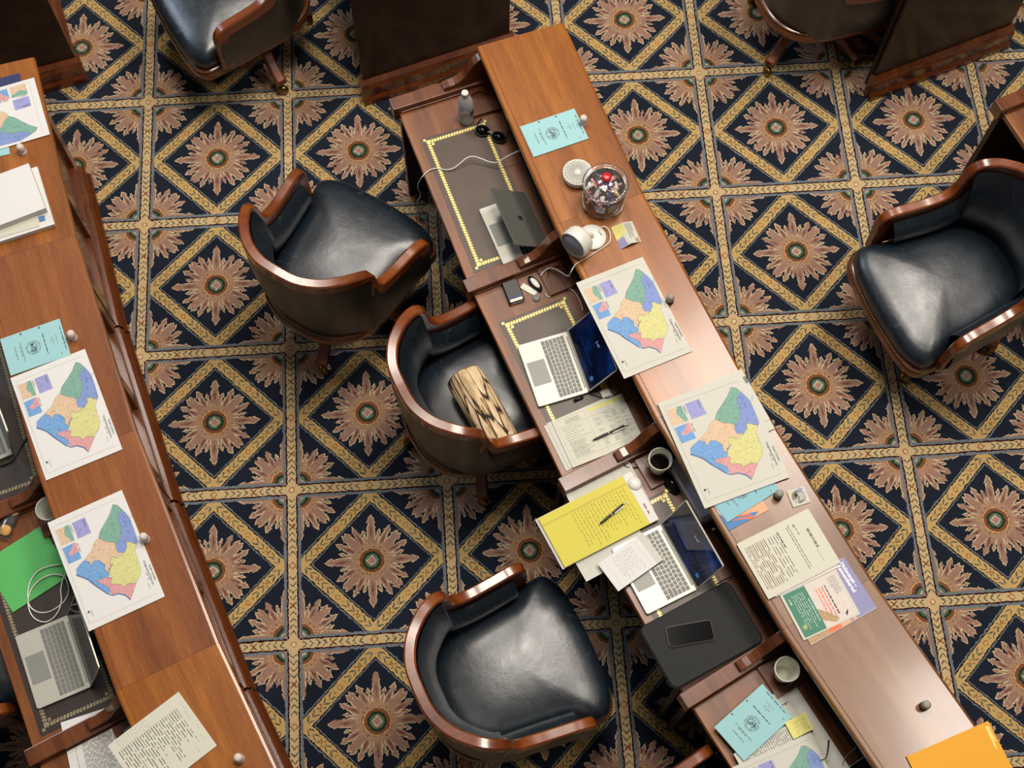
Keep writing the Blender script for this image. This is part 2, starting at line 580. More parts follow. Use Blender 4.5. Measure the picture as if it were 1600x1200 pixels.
# ---------------------------------------------------------------- floor
f = MB(); f.add([(-7, -8, 0), (11, -8, 0), (11, 7, 0), (-7, 7, 0)], [(0, 1, 2, 3)])
floor = f.build('floor', M['carpet']); floor['kind'] = 'structure'

# ---------------------------------------------------------------- desks
ZS, ZL, ZR = 0.74, 0.98, 0.78
W0 = 0.928; TP = math.tan(R_(1.75))


def trap(v0, v1, e0=0.0004, e1=0.0004, w=W0):
    return [(v0 * TP + e0, v0), (w - v0 * TP - e1, v0), (w - v1 * TP - e1, v1), (v1 * TP + e0, v1)]


def desk(P, ang, label, ledge='ledge_red', lea='inlay', gold='gold', surf='surface', plate=None, loaded=True):
    t = thing('senate_desk', (P[0], P[1], 0), R_(ang), label, 'desk', 'wooden chamber desks')
    # ledge: profile swept across the width
    prof = [(.405, .945), (.400, .955), (.400, .972), (.404, .978), (.410, .980), (.421, .980), (.4225, .9775), (.4245, .9775), (.426, .980),
            (.778, .980), (.787, .977), (.790, .970), (.790, .958), (.784, .950), (.772, .945), (.765, .935), (.43, .935)]
    b = MB(); n = len(prof)
    b.add([(v * TP + .0004, v, z) for v, z in prof] + [(W0 - v * TP - .0004, v, z) for v, z in prof],
          [tuple(range(n)), tuple(reversed(range(n, 2 * n)))] + [(i, (i + 1) % n, n + (i + 1) % n, n + i) for i in range(n)])
    b.build('ledge', M[ledge], t)
    b = MB(); b.prism(trap(.024, .452), .708, ZS); b.build('work_surface', M[surf], t, 0.004)
    b = MB(); b.prism(trap(.437, .452), .7401, .747); b.build('back_strip', M['inner'], t)
    li = MB(); li.prism([(.213, .066), (.893, .064), (.888, .368), (.219, .370)], ZS + .0002, ZS + .0018)
    lo = li.build('leather_inlay', M[lea], t)
    g = MB(); z = ZS + .0024
    x0, x1, y0, y1, w = .238, .862, .094, .344, .017
    rnd = random.Random(5)

    def strip(ax, ay, bx, by):
        d = Vector((bx - ax, by - ay)); L = d.length; d.normalize(); nn = Vector((-d.y, d.x)); k = int(L / .0125)
        for i in range(k):
            a = Vector((ax, ay)) + d * (i * L / k); h = L / k
            pts = [a - nn * w * .36, a + d * h * .55 - nn * w * .5, a + d * h * .9 - nn * w * .15, a + d * h * 1.0 + nn * w * .36, a + d * h * .5 + nn * w * .5, a + d * h * .12 + nn * w * .1]
            g.add([(p.x, p.y, z) for p in pts], [tuple(range(6))])
    strip(x0, y0, x1, y0); strip(x1, y0, x1, y1); strip(x1, y1, x0, y1); strip(x0, y1, x0, y0)
    for cx, cy, sx, sy in ((x0, y0, -1, -1), (x1, y0, 1, -1), (x1, y1, 1, 1), (x0, y1, -1, 1)):
        for dx, dy, rr in ((0, 0, .012), (sx * .013, sy * .013, .008), (-sx * .016, -sy * .016, .008), (sx * .003, -sy * .02, .007), (-sx * .02, sy * .003, .007)):
            z += .00006; g.add([(cx + dx + rr * math.cos(a * math.pi / 4) * (1 if a % 2 else .7), cy + dy + rr * math.sin(a * math.pi / 4) * (1 if a % 2 else .7), z) for a in range(8)], [tuple(range(8))])
    g.build('gold_border', M[gold], lo)
    # divider rail on the near side with its scroll bracket
    b = MB(); b.box(-.004, 0, .700, .058, .455, ZR); b.box(.058, .03, ZS, .064, .45, ZS + .012)
    b.build('divider_rail', M['rail'], t, 0.005)
    curve = [(.235, .781), (.238, .800), (.262, .806), (.285, .808), (.305, .815), (.325, .832), (.342, .856), (.358, .882), (.375, .906), (.395, .922), (.42, .934), (.452, .936), (.452, .781)]
    b = MB(); n = len(curve)
    b.add([(.006, v, z) for v, z in curve] + [(.046, v, z) for v, z in curve],
          [tuple(range(n)), tuple(reversed(range(n, 2 * n)))] + [(i, (i + 1) % n, n + (i + 1) % n, n + i) for i in range(n)])
    b.build('scroll_bracket', M['rail'], t, 0.003)
    # cup holder block with a round recess
    b = MB(); N = 32; cx, cy, rr = .129, .372, .048; x0, x1, y0, y1 = .064, .194, .305, .437; z0, z1 = ZS, .757
    rim = []
    for i in range(N):
        a = 2 * math.pi * i / N; c, s_ = math.cos(a), math.sin(a); k = 1 / max(abs(c), abs(s_))
        rim.append((cx + (x1 - x0) / 2 * c * k, cy + (y1 - y0) / 2 * s_ * k))
    cir = [(cx + rr * math.cos(2 * math.pi * i / N), cy + rr * math.sin(2 * math.pi * i / N)) for i in range(N)]
    b.rings([[(x, y, z0) for x, y in rim], [(x, y, z1) for x, y in rim], [(x, y, z1) for x, y in cir], [(x, y, ZS + .004) for x, y in cir]], 0, True, (False, True), False)
    b.build('cup_holder', M['rail'], t)
    b = MB(); b.prism(trap(.452, .466), .708, .936); b.build('back_riser', M['inner'], t)
    # front towards the next row: framed panel and stepped base
    b = MB()
    b.prism(trap(.690, .715, .012, .012), .10, .936)
    wv = W0 - 2 * .7 * TP
    o = .7 * TP
    for a0, a1, c0, c1 in ((.012, .085, .13, .93), (wv - .085, wv - .012, .13, .93), (.085, wv - .085, .13, .25), (.085, wv - .085, .83, .93), (wv / 2 - .03, wv / 2 + .03, .25, .83)):
        b.box(o + a0, .712, c0, o + a1, .735, c1)
    b.build('front_panel', M['base'], t, 0.003)
    pr = [(.60, 0), (.770, 0), (.770, .045), (.758, .055), (.758, .105), (.748, .115), (.744, .135), (.60, .135)]
    b = MB(); n = len(pr)
    b.add([(v * TP + .006, v, z) for v, z in pr] + [(W0 - v * TP - .006, v, z) for v, z in pr],
          [tuple(range(n)), tuple(reversed(range(n, 2 * n)))] + [(i, (i + 1) % n, n + (i + 1) % n, n + i) for i in range(n)])
    b.build('base_molding', M['base'], t)
    for u0, u1, sgn, nm in ((.010, .036, -1, 'end_panel'), (W0 - .036, W0 - .010, 1, 'end_panel')):
        b = MB()
        sh = TP * .4
        b.box(u0 + (sh if sgn < 0 else -sh), .03, .0, u1 + (sh if sgn < 0 else -sh), .70, .712)
        b.build(nm, M['panel'], t)
    if plate:
        b = MB(); b.box(plate[0], .446, .775, plate[1], .4522, .90)
        b.build('outlet_plate', M['grey'], t, 0.002)
    return t


def end_face(t, w=W0):
    """the closed end of a desk block: tall panel, bead and stepped plinth at its far side"""
    x = w + .001
    b = MB(); b.box(x, .015, .10, x + .014, .78, .944); b.build('end_board', M['panel'], t)
    b = MB()
    pr = [(x, .150), (x + .018, .150), (x + .038, .135), (x + .040, .122), (x + .048, .112), (x + .048, .050), (x + .056, .042), (x + .062, .034), (x + .062, 0), (x, 0)]
    n = len(pr)
    b.add([(u, -.005, z) for u, z in pr] + [(u, .80, z) for u, z in pr],
          [tuple(range(n)), tuple(reversed(range(n, 2 * n)))] + [(i, (i + 1) % n, n + (i + 1) % n, n + i) for i in range(n)])
    b.build('plinth', M['base'], t)


def chain(P, a, n):
    out = [(P, a)]
    for _ in range(n - 1):
        (x, y), b_ = out[-1]
        out.append(((x + W0 * math.cos(R_(b_)), y + W0 * math.sin(R_(b_))), b_ + 3.5))
    return out


(PA, AA), (PB, AB), (PC, AC), (PD, AD) = chain((1.226, -.576), -73.3, 4)
dA = desk(PA, AA, 'chamber desk at the top end of the centre row, with the water bottle and sunglasses', 'ledge_amber', plate=(.50, .68))
dB = desk(PB, AB, 'second desk of the centre row, holding a laptop, keys and a spreadsheet', 'ledge_amber')
dC = desk(PC, AC, 'third desk of the centre row, crowded with the yellow legal pad and a black sleeve', 'ledge_tan')
dD = desk(PD, AD, 'lowest desk of the centre row, with the empty white cup at its corner', 'ledge_tan', plate=(.50, .70))
LA0 = (-.785 - W0 * math.cos(R_(-76.0)), -1.475 - W0 * math.sin(R_(-76.0)))
(LA, ALA), (LB, ALB), (LC, ALC), (LD, ALD) = chain(LA0, -76.0, 4)
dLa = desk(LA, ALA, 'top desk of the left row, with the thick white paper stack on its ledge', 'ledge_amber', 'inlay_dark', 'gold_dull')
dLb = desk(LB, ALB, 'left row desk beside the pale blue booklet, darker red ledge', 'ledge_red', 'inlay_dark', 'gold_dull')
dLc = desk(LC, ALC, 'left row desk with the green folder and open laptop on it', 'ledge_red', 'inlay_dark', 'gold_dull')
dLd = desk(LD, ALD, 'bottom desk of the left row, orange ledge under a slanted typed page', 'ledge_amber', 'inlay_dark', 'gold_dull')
dE = desk((3.839, -.748), -69.5, 'desk behind the right-hand leather chair, cut by the right edge', 'ledge_amber')
dT = desk((.775, .852), -72.5, 'desk block across the aisle at top centre, showing its tall dark end panel', 'ledge_amber')
dTl = desk((-1.325, .889), -75.0, 'desk block at the top left corner, dark end panel facing the aisle', 'ledge_amber')
dTr = desk((3.240, .707), -70.4, 'desk block at the top right corner with dark glossy end panel', 'ledge_amber')
for t in (dT, dTl, dTr): end_face(t)

# ---------------------------------------------------------------- chairs
CH = [(-.290, 0, .955, 180), (-.283, .09, .953, 165), (-.245, .175, .948, 142), (-.185, .238, .940, 122), (-.135, .272, .925, 108), (-.100, .286, .904, 98),
      (-.078, .290, .868, 93), (-.066, .291, .805, 90), (-.050, .291, .748, 90), (-.016, .292, .708, 90), (.05, .298, .686, 93), (.14, .308, .680, 96), (.20, .315, .677, 96),
      (.240, .320, .662, 94), (.258, .321, .628, 90), (.262, .319, .56, 90), (.262, .313, .41, 90)]


def chair_curve(sub=6):
    pts = [Vector((x, y, z)) for x, y, z, a in CH]; an = [Vector((a, 0, 0)) for *_, a in CH]
    P = smooth_path(pts, sub); A = [v.x for v in smooth_path(an, sub)]
    left = [(p, Vector((math.cos(R_(a)), math.sin(R_(a)), 0))) for p, a in zip(P, A)]
    right = [(Vector((p.x, -p.y, p.z)), Vector((n.x, -n.y, 0))) for p, n in left]
    return list(reversed(right)) + left[1:]


def outline(half, n):
    pts = [Vector((x, y, 0)) for x, y in half]
    L = smooth_path(pts, n)
    return L + [Vector((p.x, -p.y, 0)) for p in reversed(L[1:-1])]


def make_chair():
    t = thing('swivel_chair', (0, 0, 0), 0, '', 'chair', 'leather swivel chairs')
    C = chair_curve()
    NN = len(C)
    # wooden rim following back, ears, arms and front posts
    rs = []; inner = []
    for i, (p, n) in enumerate(C):
        tg = (C[min(i + 1, NN - 1)][0] - C[max(i - 1, 0)][0]).normalized()
        bn = n.cross(tg)
        if bn.length < 1e-5: bn = Vector((0, 0, 1))
        bn.normalize()
        if i and bn.dot(prev) < 0: bn = -bn
        if i == 0 and bn.x < 0: bn = -bn
        prev = bn
        hw = .0215; dz_ = min(1.0, abs(p.z - .87) / .11); drop = .5 + .5 * math.cos(math.pi * dz_)
        h0, h1 = .012, -.048 + .033 * drop
        inner.append(p + bn * (h1 + .006))
        ring = []
        for a, c in ((-hw, h1), (-hw, h0 - .006), (-hw + .006, h0), (hw - .006, h0), (hw, h0 - .006), (hw, h1)):
            ring.append(tuple(p + n * a + bn * c))
        rs.append(ring)
    b = MB(); b.rings(rs, 0, True, (True, True), True)
    o = b.build('wood_frame', M['chairwood'], t)
    md = o.modifiers.new('edge', 'EDGE_SPLIT'); md.split_angle = R_(38)
    lo, hi = 13, NN - 14
    seg = [(inner[i], C[i][1]) for i in range(lo, hi)]
    # inner padding
    K = 9; rings = []
    for k in range(K):
        f_ = k / (K - 1); row = []
        for p, n in seg:
            zt = p.z; z = zt + (.44 - zt) * f_
            off = -.012 - .050 * math.sin(math.pi * min(1, f_ * 1.15 + .04)) ** .6 - .012 * f_
            q = p + n * off
            row.append((q.x * (1 - .10 * f_) + .012 * f_, q.y * (1 - .06 * f_), z))
        rings.append(row)
    b = MB(); b.rings(rings, 0, False)
    b.build('back_padding', M['leather'], t)
    rings = []
    for k in range(7):
        f_ = k / 6; row = []
        for p, n in C[10:NN - 10]:
            zt = p.z - .03; z = zt + (.385 - zt) * f_
            q = p + n * (.018 + .016 * math.sin(math.pi * f_))
            row.append((q.x * (1 - .10 * f_) + .012 * f_, q.y * (1 - .04 * f_), z))
        rings.append(row)
    b = MB(); b.rings(rings, 0, False)
    b.build('back_panel', M['backleather'], t)
    # brass nails along the padding edge and above the apron, one beaded strip each
    def beads(pts, nm):
        path = [Vector(q) for q in pts]; L = [0.0]
        for a_, b_ in zip(path, path[1:]): L.append(L[-1] + (b_ - a_).length)
        n_ = int(L[-1] / .0125) * 6; out = []; k_ = 0
        for q_ in range(n_ + 1):
            d_ = L[-1] * q_ / n_
            while k_ < len(L) - 2 and L[k_ + 1] < d_: k_ += 1
            f_ = (d_ - L[k_]) / max(1e-9, L[k_ + 1] - L[k_]); out.append(path[k_].lerp(path[k_ + 1], f_))
        b = MB(); b.tube(out, lambda f: .0012 + .0032 * abs(math.sin(math.pi * f * n_ / 6)), 6, 0, 1); b.build(nm, M['nail'], t)
    beads([p + n * -.019 + Vector((0, 0, -.002)) for p, n in seg], 'back_nail_trim')
    ap = outline([(-.275, 0), (-.262, .11), (-.205, .205), (-.1, .262), (.1, .284), (.28, .300), (.345, .292), (.385, .215), (.396, 0)], 8)
    beads([ap[i % len(ap)] + Vector((ap[i % len(ap)].x - .03, ap[i % len(ap)].y, 0)).normalized() * .013 + Vector((0, 0, .406)) for i in range(len(ap) + 1)], 'seat_nail_trim')
    # apron
    def ring(sc, off, z): return [tuple(Vector((p.x * sc, p.y * sc, z)) + Vector((p.x - .03, p.y, 0)).normalized() * off) for p in ap]
    b = MB(); b.rings([ring(1, -.03, .335), ring(1, .010, .340), ring(1, .016, .355), ring(1, .016, .395), ring(1, .008, .404), ring(1, -.03, .406)], 0)
    b.build('seat_apron', M['chairwood'], t)
    # cushion
    so = outline([(-.250, 0), (-.236, .10), (-.188, .190), (-.105, .238), (.03, .255), (.17, .266), (.245, .288), (.30, .302), (.352, .292), (.392, .215), (.404, .10), (.408, 0)], 6)
    c0 = Vector((.10, 0, 0))
    def sring(sc, z): return [tuple(c0 + (p - c0) * sc + Vector((0, 0, z))) for p in so]
    prof = [(.965, .402), (.995, .425), (1.0, .448), (.985, .470), (.94, .490), (.86, .505), (.74, .517), (.58, .527), (.4, .533), (.2, .537), (.03, .538)]
    b = MB(); b.rings([sring(a, z) for a, z in prof], 0)
    b.build('seat_cushion', M['leather'], t)
    b = MB(); b.lathe([(.055, .10), (.06, .13), (.06, .19), (.036, .215), (.03, .24), (.03, .30), (.07, .315), (.10, .336)], 24, 0, Matrix.Translation((.02, 0, 0)))
    b.build('pedestal', M['chairwood'], t)
    for k in range(4):
        b = MB(); rs = []
        for r, z, w, h in ((.045, .165, .030, .030), (.10, .178, .028, .030), (.17, .168, .026, .026), (.235, .138, .024, .022), (.285, .108, .026, .020), (.315, .100, .028, .020), (.322, .100, .022, .016)):
            rs.append([(r, -w, z - h), (r, w, z - h), (r, w, z + h * .7), (r, w * .6, z + h), (r, -w * .6, z + h), (r, -w, z + h * .7)])
        b.rings(rs, 0, True, (True, True), False)
        lg = b.build('leg', M['chairwood'], t, 0.003)
        lg.location = (.02, 0, 0); lg.rotation_euler = (0, 0, k * math.pi / 2)
        b = MB()
        b.lathe([(.014, .058), (.014, .085)], 12, 0, Matrix.Translation((.300, 0, 0)))
        b.lathe([(.004, -.017), (.019, -.015), (.0275, -.007), (.029, 0), (.0275, .007), (.019, .015), (.004, .017)], 18, 0, Matrix.Translation((.312, 0, .0295)) @ Matrix.Rotation(R_(65), 4, 'Z') @ Matrix.Rotation(R_(90), 4, 'X'))
        b.build('caster', M['brass'], lg)
    return t


CHAIRS = [((1.501, -1.871), 21.6, 181, 'navy leather swivel chair with the log-shaped cushion on its seat'),
          ((.932, -1.226), 54, 250, 'navy leather swivel chair turned towards the top desk, empty seat'),
          ((1.521, -3.03), 20.5, 60, 'large navy leather swivel chair at bottom centre below the yellow pad'),
          ((3.648, -1.44), 199, 60, 'navy leather swivel chair at the right edge, back to the far desk'),
          ((.545, .296), 206, 27, 'navy leather swivel chair at the top left beside the aisle, cut by the top edge'),
          ((3.272, .190), 15, 47, 'navy leather swivel chair at the top right, seen from behind its back'),
          ((2.185, -3.765), 23, 40, 'leather swivel chair under the lowest centre desk, only its wooden arm showing'),
          ((-.64, -2.83), 20, 50, 'swivel chair at the left edge, almost out of frame beside the left laptop desk')]
chair0 = make_chair()
for i, (p, a, lr, lab) in enumerate(CHAIRS):
    c = chair0 if i == 0 else copy_tree(chair0)
    c.location = (p[0], p[1], 0); c.rotation_euler = (0, 0, R_(a)); c['label'] = lab
    k = 0
    for ch in c.children:
        if ch.name.startswith('leg'):
            ch.rotation_euler = (0, 0, R_(lr - a) + k * math.pi / 2); k += 1

# ---------------------------------------------------------------- flat goods
class Sheet:
    """a sheet or stack whose page runs from p0 (lower left) to p1 (lower right) at height z"""
    def __init__(s, name, p0, p1, h, z, mats, thick=.0006, w=None, p3=None, label='', cat='paper', group=None, curl=0.0, nx=1):
        O = U(*p0, z); E1 = U(*p1, z) - O
        s.w = w or E1.length
        if p3 is not None:
            s.h = (U(*p3, z) - O).length
        else: s.h = h
        ang = math.atan2(E1.y, E1.x)
        if p3 is not None:
            E3 = U(*p3, z) - O
            a3 = math.atan2(E3.y, E3.x) - math.pi / 2
            d = (a3 - ang + math.pi) % (2 * math.pi) - math.pi
            ang += d / 2
        s.mats = mats; s.b = MB(); s.z = 0.0; s.name = name; s.loc = (O.x, O.y, z - thick); s.ang = ang; s.t = thick
        s.label, s.cat, s.group = label, cat, group
        s.b.box(0, 0, 0, s.w, s.h, thick); s.k = 0
        s.parts = []

    def mi(s, key):
        m = M[key]
        if m not in s.mats: s.mats.append(m)
        return s.mats.index(m)

    def lay(s): s.k += 1; return s.t + .00015 + .00002 * s.k

    def rect(s, x0, y0, x1, y1, key):
        z = s.lay(); s.b.add([(x0 * s.w, y0 * s.h, z), (x1 * s.w, y0 * s.h, z), (x1 * s.w, y1 * s.h, z), (x0 * s.w, y1 * s.h, z)], [(0, 1, 2, 3)], s.mi(key)); return s

    def poly(s, pts, key):
        z = s.lay(); s.b.add([(x * s.w, y * s.h, z) for x, y in pts], [tuple(range(len(pts)))], s.mi(key)); return s

    def disc(s, x, y, r, key, r2=None, n=24):
        z = s.lay(); X0, Y0 = x * s.w, y * s.h
        if r2 is None: s.b.add([(X0 + r * math.cos(2 * math.pi * i / n), Y0 + r * math.sin(2 * math.pi * i / n), z) for i in range(n)], [tuple(range(n))], s.mi(key))
        else:
            v = [(X0 + q * math.cos(2 * math.pi * i / n), Y0 + q * math.sin(2 * math.pi * i / n), z) for q in (r, r2) for i in range(n)]
            s.b.add(v, [(i, (i + 1) % n, n + (i + 1) % n, n + i) for i in range(n)], s.mi(key))
        return s

    def line(s, x0, y0, x1, y1, wd, key):
        a = Vector((x0 * s.w, y0 * s.h)); c = Vector((x1 * s.w, y1 * s.h)); d = (c - a)
        if d.length < 1e-6: return s
        n = Vector((-d.y, d.x)).normalized() * wd / 2; z = s.lay()
        s.b.add([(*(a - n), z), (*(c - n), z), (*(c + n), z), (*(a + n), z)], [(0, 1, 2, 3)], s.mi(key)); return s

    def words(s, x0, x1, y, hgt, key, rnd, fill=1.0, wmean=.012):
        """one printed line of words too small to read"""
        z = s.lay(); x = x0 * s.w; X1 = (x0 + (x1 - x0) * fill) * s.w; Y = y * s.h; m_ = s.mi(key)
        while x < X1:
            l = min(wmean * rnd.uniform(.4, 1.6), X1 - x)
            s.b.add([(x, Y, z), (x + l, Y, z), (x + l, Y + hgt, z), (x, Y + hgt, z)], [(0, 1, 2, 3)], m_); x += l + wmean * .28
        return s

    def block(s, x0, x1, y0, y1, n, hgt, key, seed=1, last=.6, wmean=.012):
        r = random.Random(seed)
        for i in range(n):
            y = y1 + (y0 - y1) * i / max(1, n - 1)
            s.words(x0, x1, y, hgt, key, r, last if i == n - 1 else r.uniform(.9, 1), wmean)
        return s

    def scrawl(s, x0, x1, y, amp, key, rnd, wd=.0009):
        """one line of handwriting"""
        x = x0 * s.w; Y = y * s.h; z = s.lay(); m_ = s.mi(key); X1 = x1 * s.w
        while x < X1:
            L = rnd.uniform(.008, .02); px, py = x, Y
            for _ in range(rnd.randint(3, 6)):
                nx, ny = px + L / 5, Y + rnd.uniform(-amp, amp)
                d = Vector((nx - px, ny - py)); n = Vector((-d.y, d.x)).normalized() * wd / 2
                s.b.add([(px - n.x, py - n.y, z), (nx - n.x, ny - n.y, z), (nx + n.x, ny + n.y, z), (px + n.x, py + n.y, z)], [(0, 1, 2, 3)], m_)
                px, py = nx, ny
            x = px + .005
        return s

    def text(s, st, x, y, size, key, bold=False, center=False):
        vs, fs = text_mesh(st, bold); z = s.lay()
        ox = 0
        if center and vs: ox = (max(v[0] for v in vs)) * size / 2
        s.b.add([(x * s.w + v[0] * size - ox, y * s.h + v[1] * size, z) for v in vs], fs, s.mi(key)); return s

    def done(s):
        o = s.b.build(s.name, s.mats, recalc=False); o.location = s.loc; o.rotation_euler = (0, 0, s.ang)
        return tag(o, s.label, s.cat, s.group)


# map content in zoom pixels of the clearest sheet, turned into page fractions
_P0, _E1, _E3 = (105, 230), (420, 820), (570, -230)
_det = _E1[0] * _E3[1] - _E1[1] * _E3[0]


def pg(p):
    x, y = p[0] - _P0[0], p[1] - _P0[1]
    return ((x * _E3[1] - y * _E3[0]) / _det, (_E1[0] * y - _E1[1] * x) / _det)


DISTRICTS = [
    ('d_green', [(615, 110), (650, 116), (692, 150), (668, 190), (672, 240), (700, 280), (702, 340), (692, 402), (672, 412), (640, 398), (598, 394), (545, 372), (527, 362), (535, 310), (575, 232), (598, 182)]),
    ('d_violet', [(692, 150), (725, 180), (762, 220), (782, 262), (806, 312), (842, 396), (836, 420), (800, 410), (780, 400), (752, 404), (762, 440), (742, 482), (690, 476), (672, 440), (672, 412), (692, 402), (702, 340), (700, 280), (672, 240), (668, 190)]),
    ('d_orange', [(527, 362), (545, 372), (598, 394), (640, 398), (672, 412), (672, 440), (690, 476), (742, 482), (716, 500), (690, 520), (644, 504), (640, 540), (650, 582), (628, 620), (604, 602), (602, 566), (552, 532), (512, 530), (492, 574), (480, 542), (430, 526), (480, 462), (498, 392)]),
    ('d_yellow', [(752, 404), (780, 400), (800, 410), (836, 420), (830, 470), (858, 540), (888, 602), (886, 652), (860, 715), (806, 710), (764, 738), (740, 714), (664, 710), (664, 660), (644, 640), (628, 620), (650, 582), (640, 540), (644, 504), (690, 520), (716, 500), (742, 482), (762, 440)]),
    ('d_blue', [(430, 526), (480, 542), (492, 574), (512, 530), (552, 532), (602, 566), (604, 602), (628, 620), (644, 640), (640, 658), (600, 666), (555, 680), (562, 696), (600, 710), (655, 740), (666, 775), (640, 775), (590, 742), (540, 712), (480, 666), (430, 645), (384, 628), (376, 590), (402, 556)]),
    ('d_pink', [(555, 680), (600, 666), (640, 658), (664, 662), (664, 710), (740, 714), (764, 738), (806, 710), (860, 715), (846, 770), (829, 832), (790, 796), (730, 780), (686, 792), (666, 775), (655, 740), (600, 710), (562, 696)]),
]
COAST = [(384, 628), (430, 645), (480, 666), (540, 712), (590, 742), (640, 775), (686, 792), (730, 780), (790, 796), (829, 832), (826, 838), (786, 806), (730, 789), (684, 800), (636, 784), (584, 750), (534, 720), (474, 675), (424, 654), (380, 640)]


def map_sheet(p0, p1, p3, z, label, seed=0):
    s = Sheet('map_sheet', p0, p1, None, z, [M['paperw'] if p0[0] < 300 else M['paper']], p3=p3, label=label, cat='map', group='district map sheets')
    for k, pts in DISTRICTS: s.poly([pg(p) for p in pts], k)
    s.poly([pg(p) for p in COAST], 'd_coast')
    for k, q in (('d_purple', [(300, 240), (400, 200), (465, 320), (365, 362)]), ('d_orange', [(175, 290), (275, 250), (340, 370), (240, 412)]), ('d_blue', [(247, 430), (345, 385), (410, 510), (312, 550)])):
        s.poly([pg(p) for p in q], k)
    s.poly([pg(p) for p in [(245, 262), (275, 250), (340, 370), (318, 380), (250, 320)]], 'd_green')
    s.poly([pg(p) for p in [(328, 393), (345, 385), (382, 455), (350, 470), (330, 488), (305, 480), (300, 462), (322, 448)]], 'd_pink')
    # hand-drawn scrawl where the interstates crowd together
    r = random.Random(3)
    for i in range(36):
        a = (r.gauss(725, 25), r.gauss(250, 24)); c = (a[0] + r.uniform(-18, 18), a[1] + r.uniform(-18, 18))
        s.line(*pg(a), *pg(c), .0009, 'd_coast')
    for q in ([(640, 610), (650, 575), (660, 560)], [(640, 632), (640, 605), (634, 590)]):
        for a, c in zip(q, q[1:]): s.line(*pg(a), *pg(c), .0025, 'd_coast')
    for pts in DISTRICTS:
        pp = [pg(p) for p in pts[1]]
        for a, c in zip(pp, pp[1:] + pp[:1]): s.line(*a, *c, .0004, 'inkg')
    fr = .055
    for a in ((fr, .05, 1 - fr, .05), (1 - fr, .05, 1 - fr, .93), (fr, .93, fr, .05)): s.line(*a, .0006, 'inkl')
    s.text('South Carolina', .70, .962, .0102, 'ink'); s.text('Congressional Districts', .648, .918, .0102, 'ink')
    rr = random.Random(4)
    s.words(.75, .83, .90, .0015, 'inkg', rr, 1, .02); s.words(.84, .885, .872, .0015, 'inkg', rr, 1, .01)
    for x, y in ((.10, .42), (.10, .25), (.27, .25)): s.words(x, x + .08, y, .002, 'inkg', rr, 1, .02)
    s.rect(.845, .075, .86, .095, 'ink'); s.words(.845, .90, .115, .0015, 'inkg', rr)
    return s.done()


map_sheet((900, 442), (975, 592), (1004, 401), .985, 'South Carolina congressional district map lying on the centre row, upper of the two')
map_sheet((1027, 630), (1101, 795), (1157, 583), .992, 'South Carolina district map on the centre row lying over the teal booklet')
map_sheet((16, 591), (74, 750), (133, 546), .984, 'district map on the left row just below the pale blue booklet')
map_sheet((74, 817), (138, 987), (190, 765), .984, 'district map on the left row overlapping the green folder')
map_sheet((53, 121), (-117, 171), (77.5, 210), .986, 'upside-down district map cut by the left edge above the white paper stack')
map_sheet((1144, 1199), (1212, 1340), (1268, 1146), .772, 'district map at the bottom edge below the sticky note')


def booklet(p0, p1, p3, z, label, mat='cyan', h=None, full=True):
    s = Sheet('blue_booklet', p0, p1, h, z, [M[mat]], thick=.003, p3=p3, label=label, cat='booklet', group='blue calendar booklets')
    r = random.Random(7)
    for y in (.335, .645): s.disc(.055 if full else .055, y, .0037, 'black')
    s.words(.2, .82, .955, .0028, 'ink', r, 1, .02); s.words(.86, .93, .87, .003, 'inkg', r)
    for y, a, c in ((.855, .36, .6), (.82, .45, .52), (.785, .38, .6), (.755, .45, .52)): s.words(a, c, y, .0025, 'inkg', r)
    s.words(.22, .78, .66, .0032, 'ink', r, 1, .014)
    cx, cy = .5, .47
    for i in range(30):
        a = 2 * math.pi * i / 30
        if i % 4 == 3: continue
        s.disc(cx + .0255 * math.cos(a) / s.w, cy + .0255 * math.sin(a) / s.h, .0017, 'ink', n=5)
    s.disc(cx, cy, .0285, 'inkg', .0278); s.disc(cx, cy, .0222, 'inkg', .0215)
    for sx in (-1, 1):
        s.disc(cx + sx * .0088 / s.w, cy + .001 / s.h, .0108, 'ink', .0092)
        for i in range(7):
            s.disc(cx + (sx * .0088 + r.uniform(-.006, .006)) / s.w, cy + r.uniform(-.007, .008) / s.h, r.uniform(.0012, .0028), 'ink', n=7)
    for i in range(14):
        a = r.uniform(0, 6.28); q = r.uniform(.012, .019)
        s.disc(cx + q * math.cos(a) / s.w, cy + q * math.sin(a) / s.h, r.uniform(.001, .0022), 'ink', n=6)
    s.words(.24, .80, .285, .0022, 'inkg', r); s.words(.36, .62, .265, .0022, 'inkg', r); s.words(.32, .68, .18, .0026, 'inkg', r)
    return s.done()


booklet((812, 198), (835, 245), (898, 171), .985, 'pale blue booklet with a round seal on the top centre desk ledge')
booklet((0, 530), (17, 587), (93, 498), .985, 'pale blue booklet with a round seal on the left row ledge')
booklet((1116, 1136), (1163, 1189), (1192, 1069), .775, 'blue booklet with a round seal beside the empty white cup')
booklet((1102, 767), (1136.5, 816), None, .9865, 'teal booklet sticking out beneath the lower centre map', 'teal', .235)


def simple(name, p0, p1, h, z, mat, label, cat='paper', thick=.0006, w=None, p3=None, group=None):
    return Sheet(name, p0, p1, h, z, [M[mat]], thick, w, p3, label, cat, group)


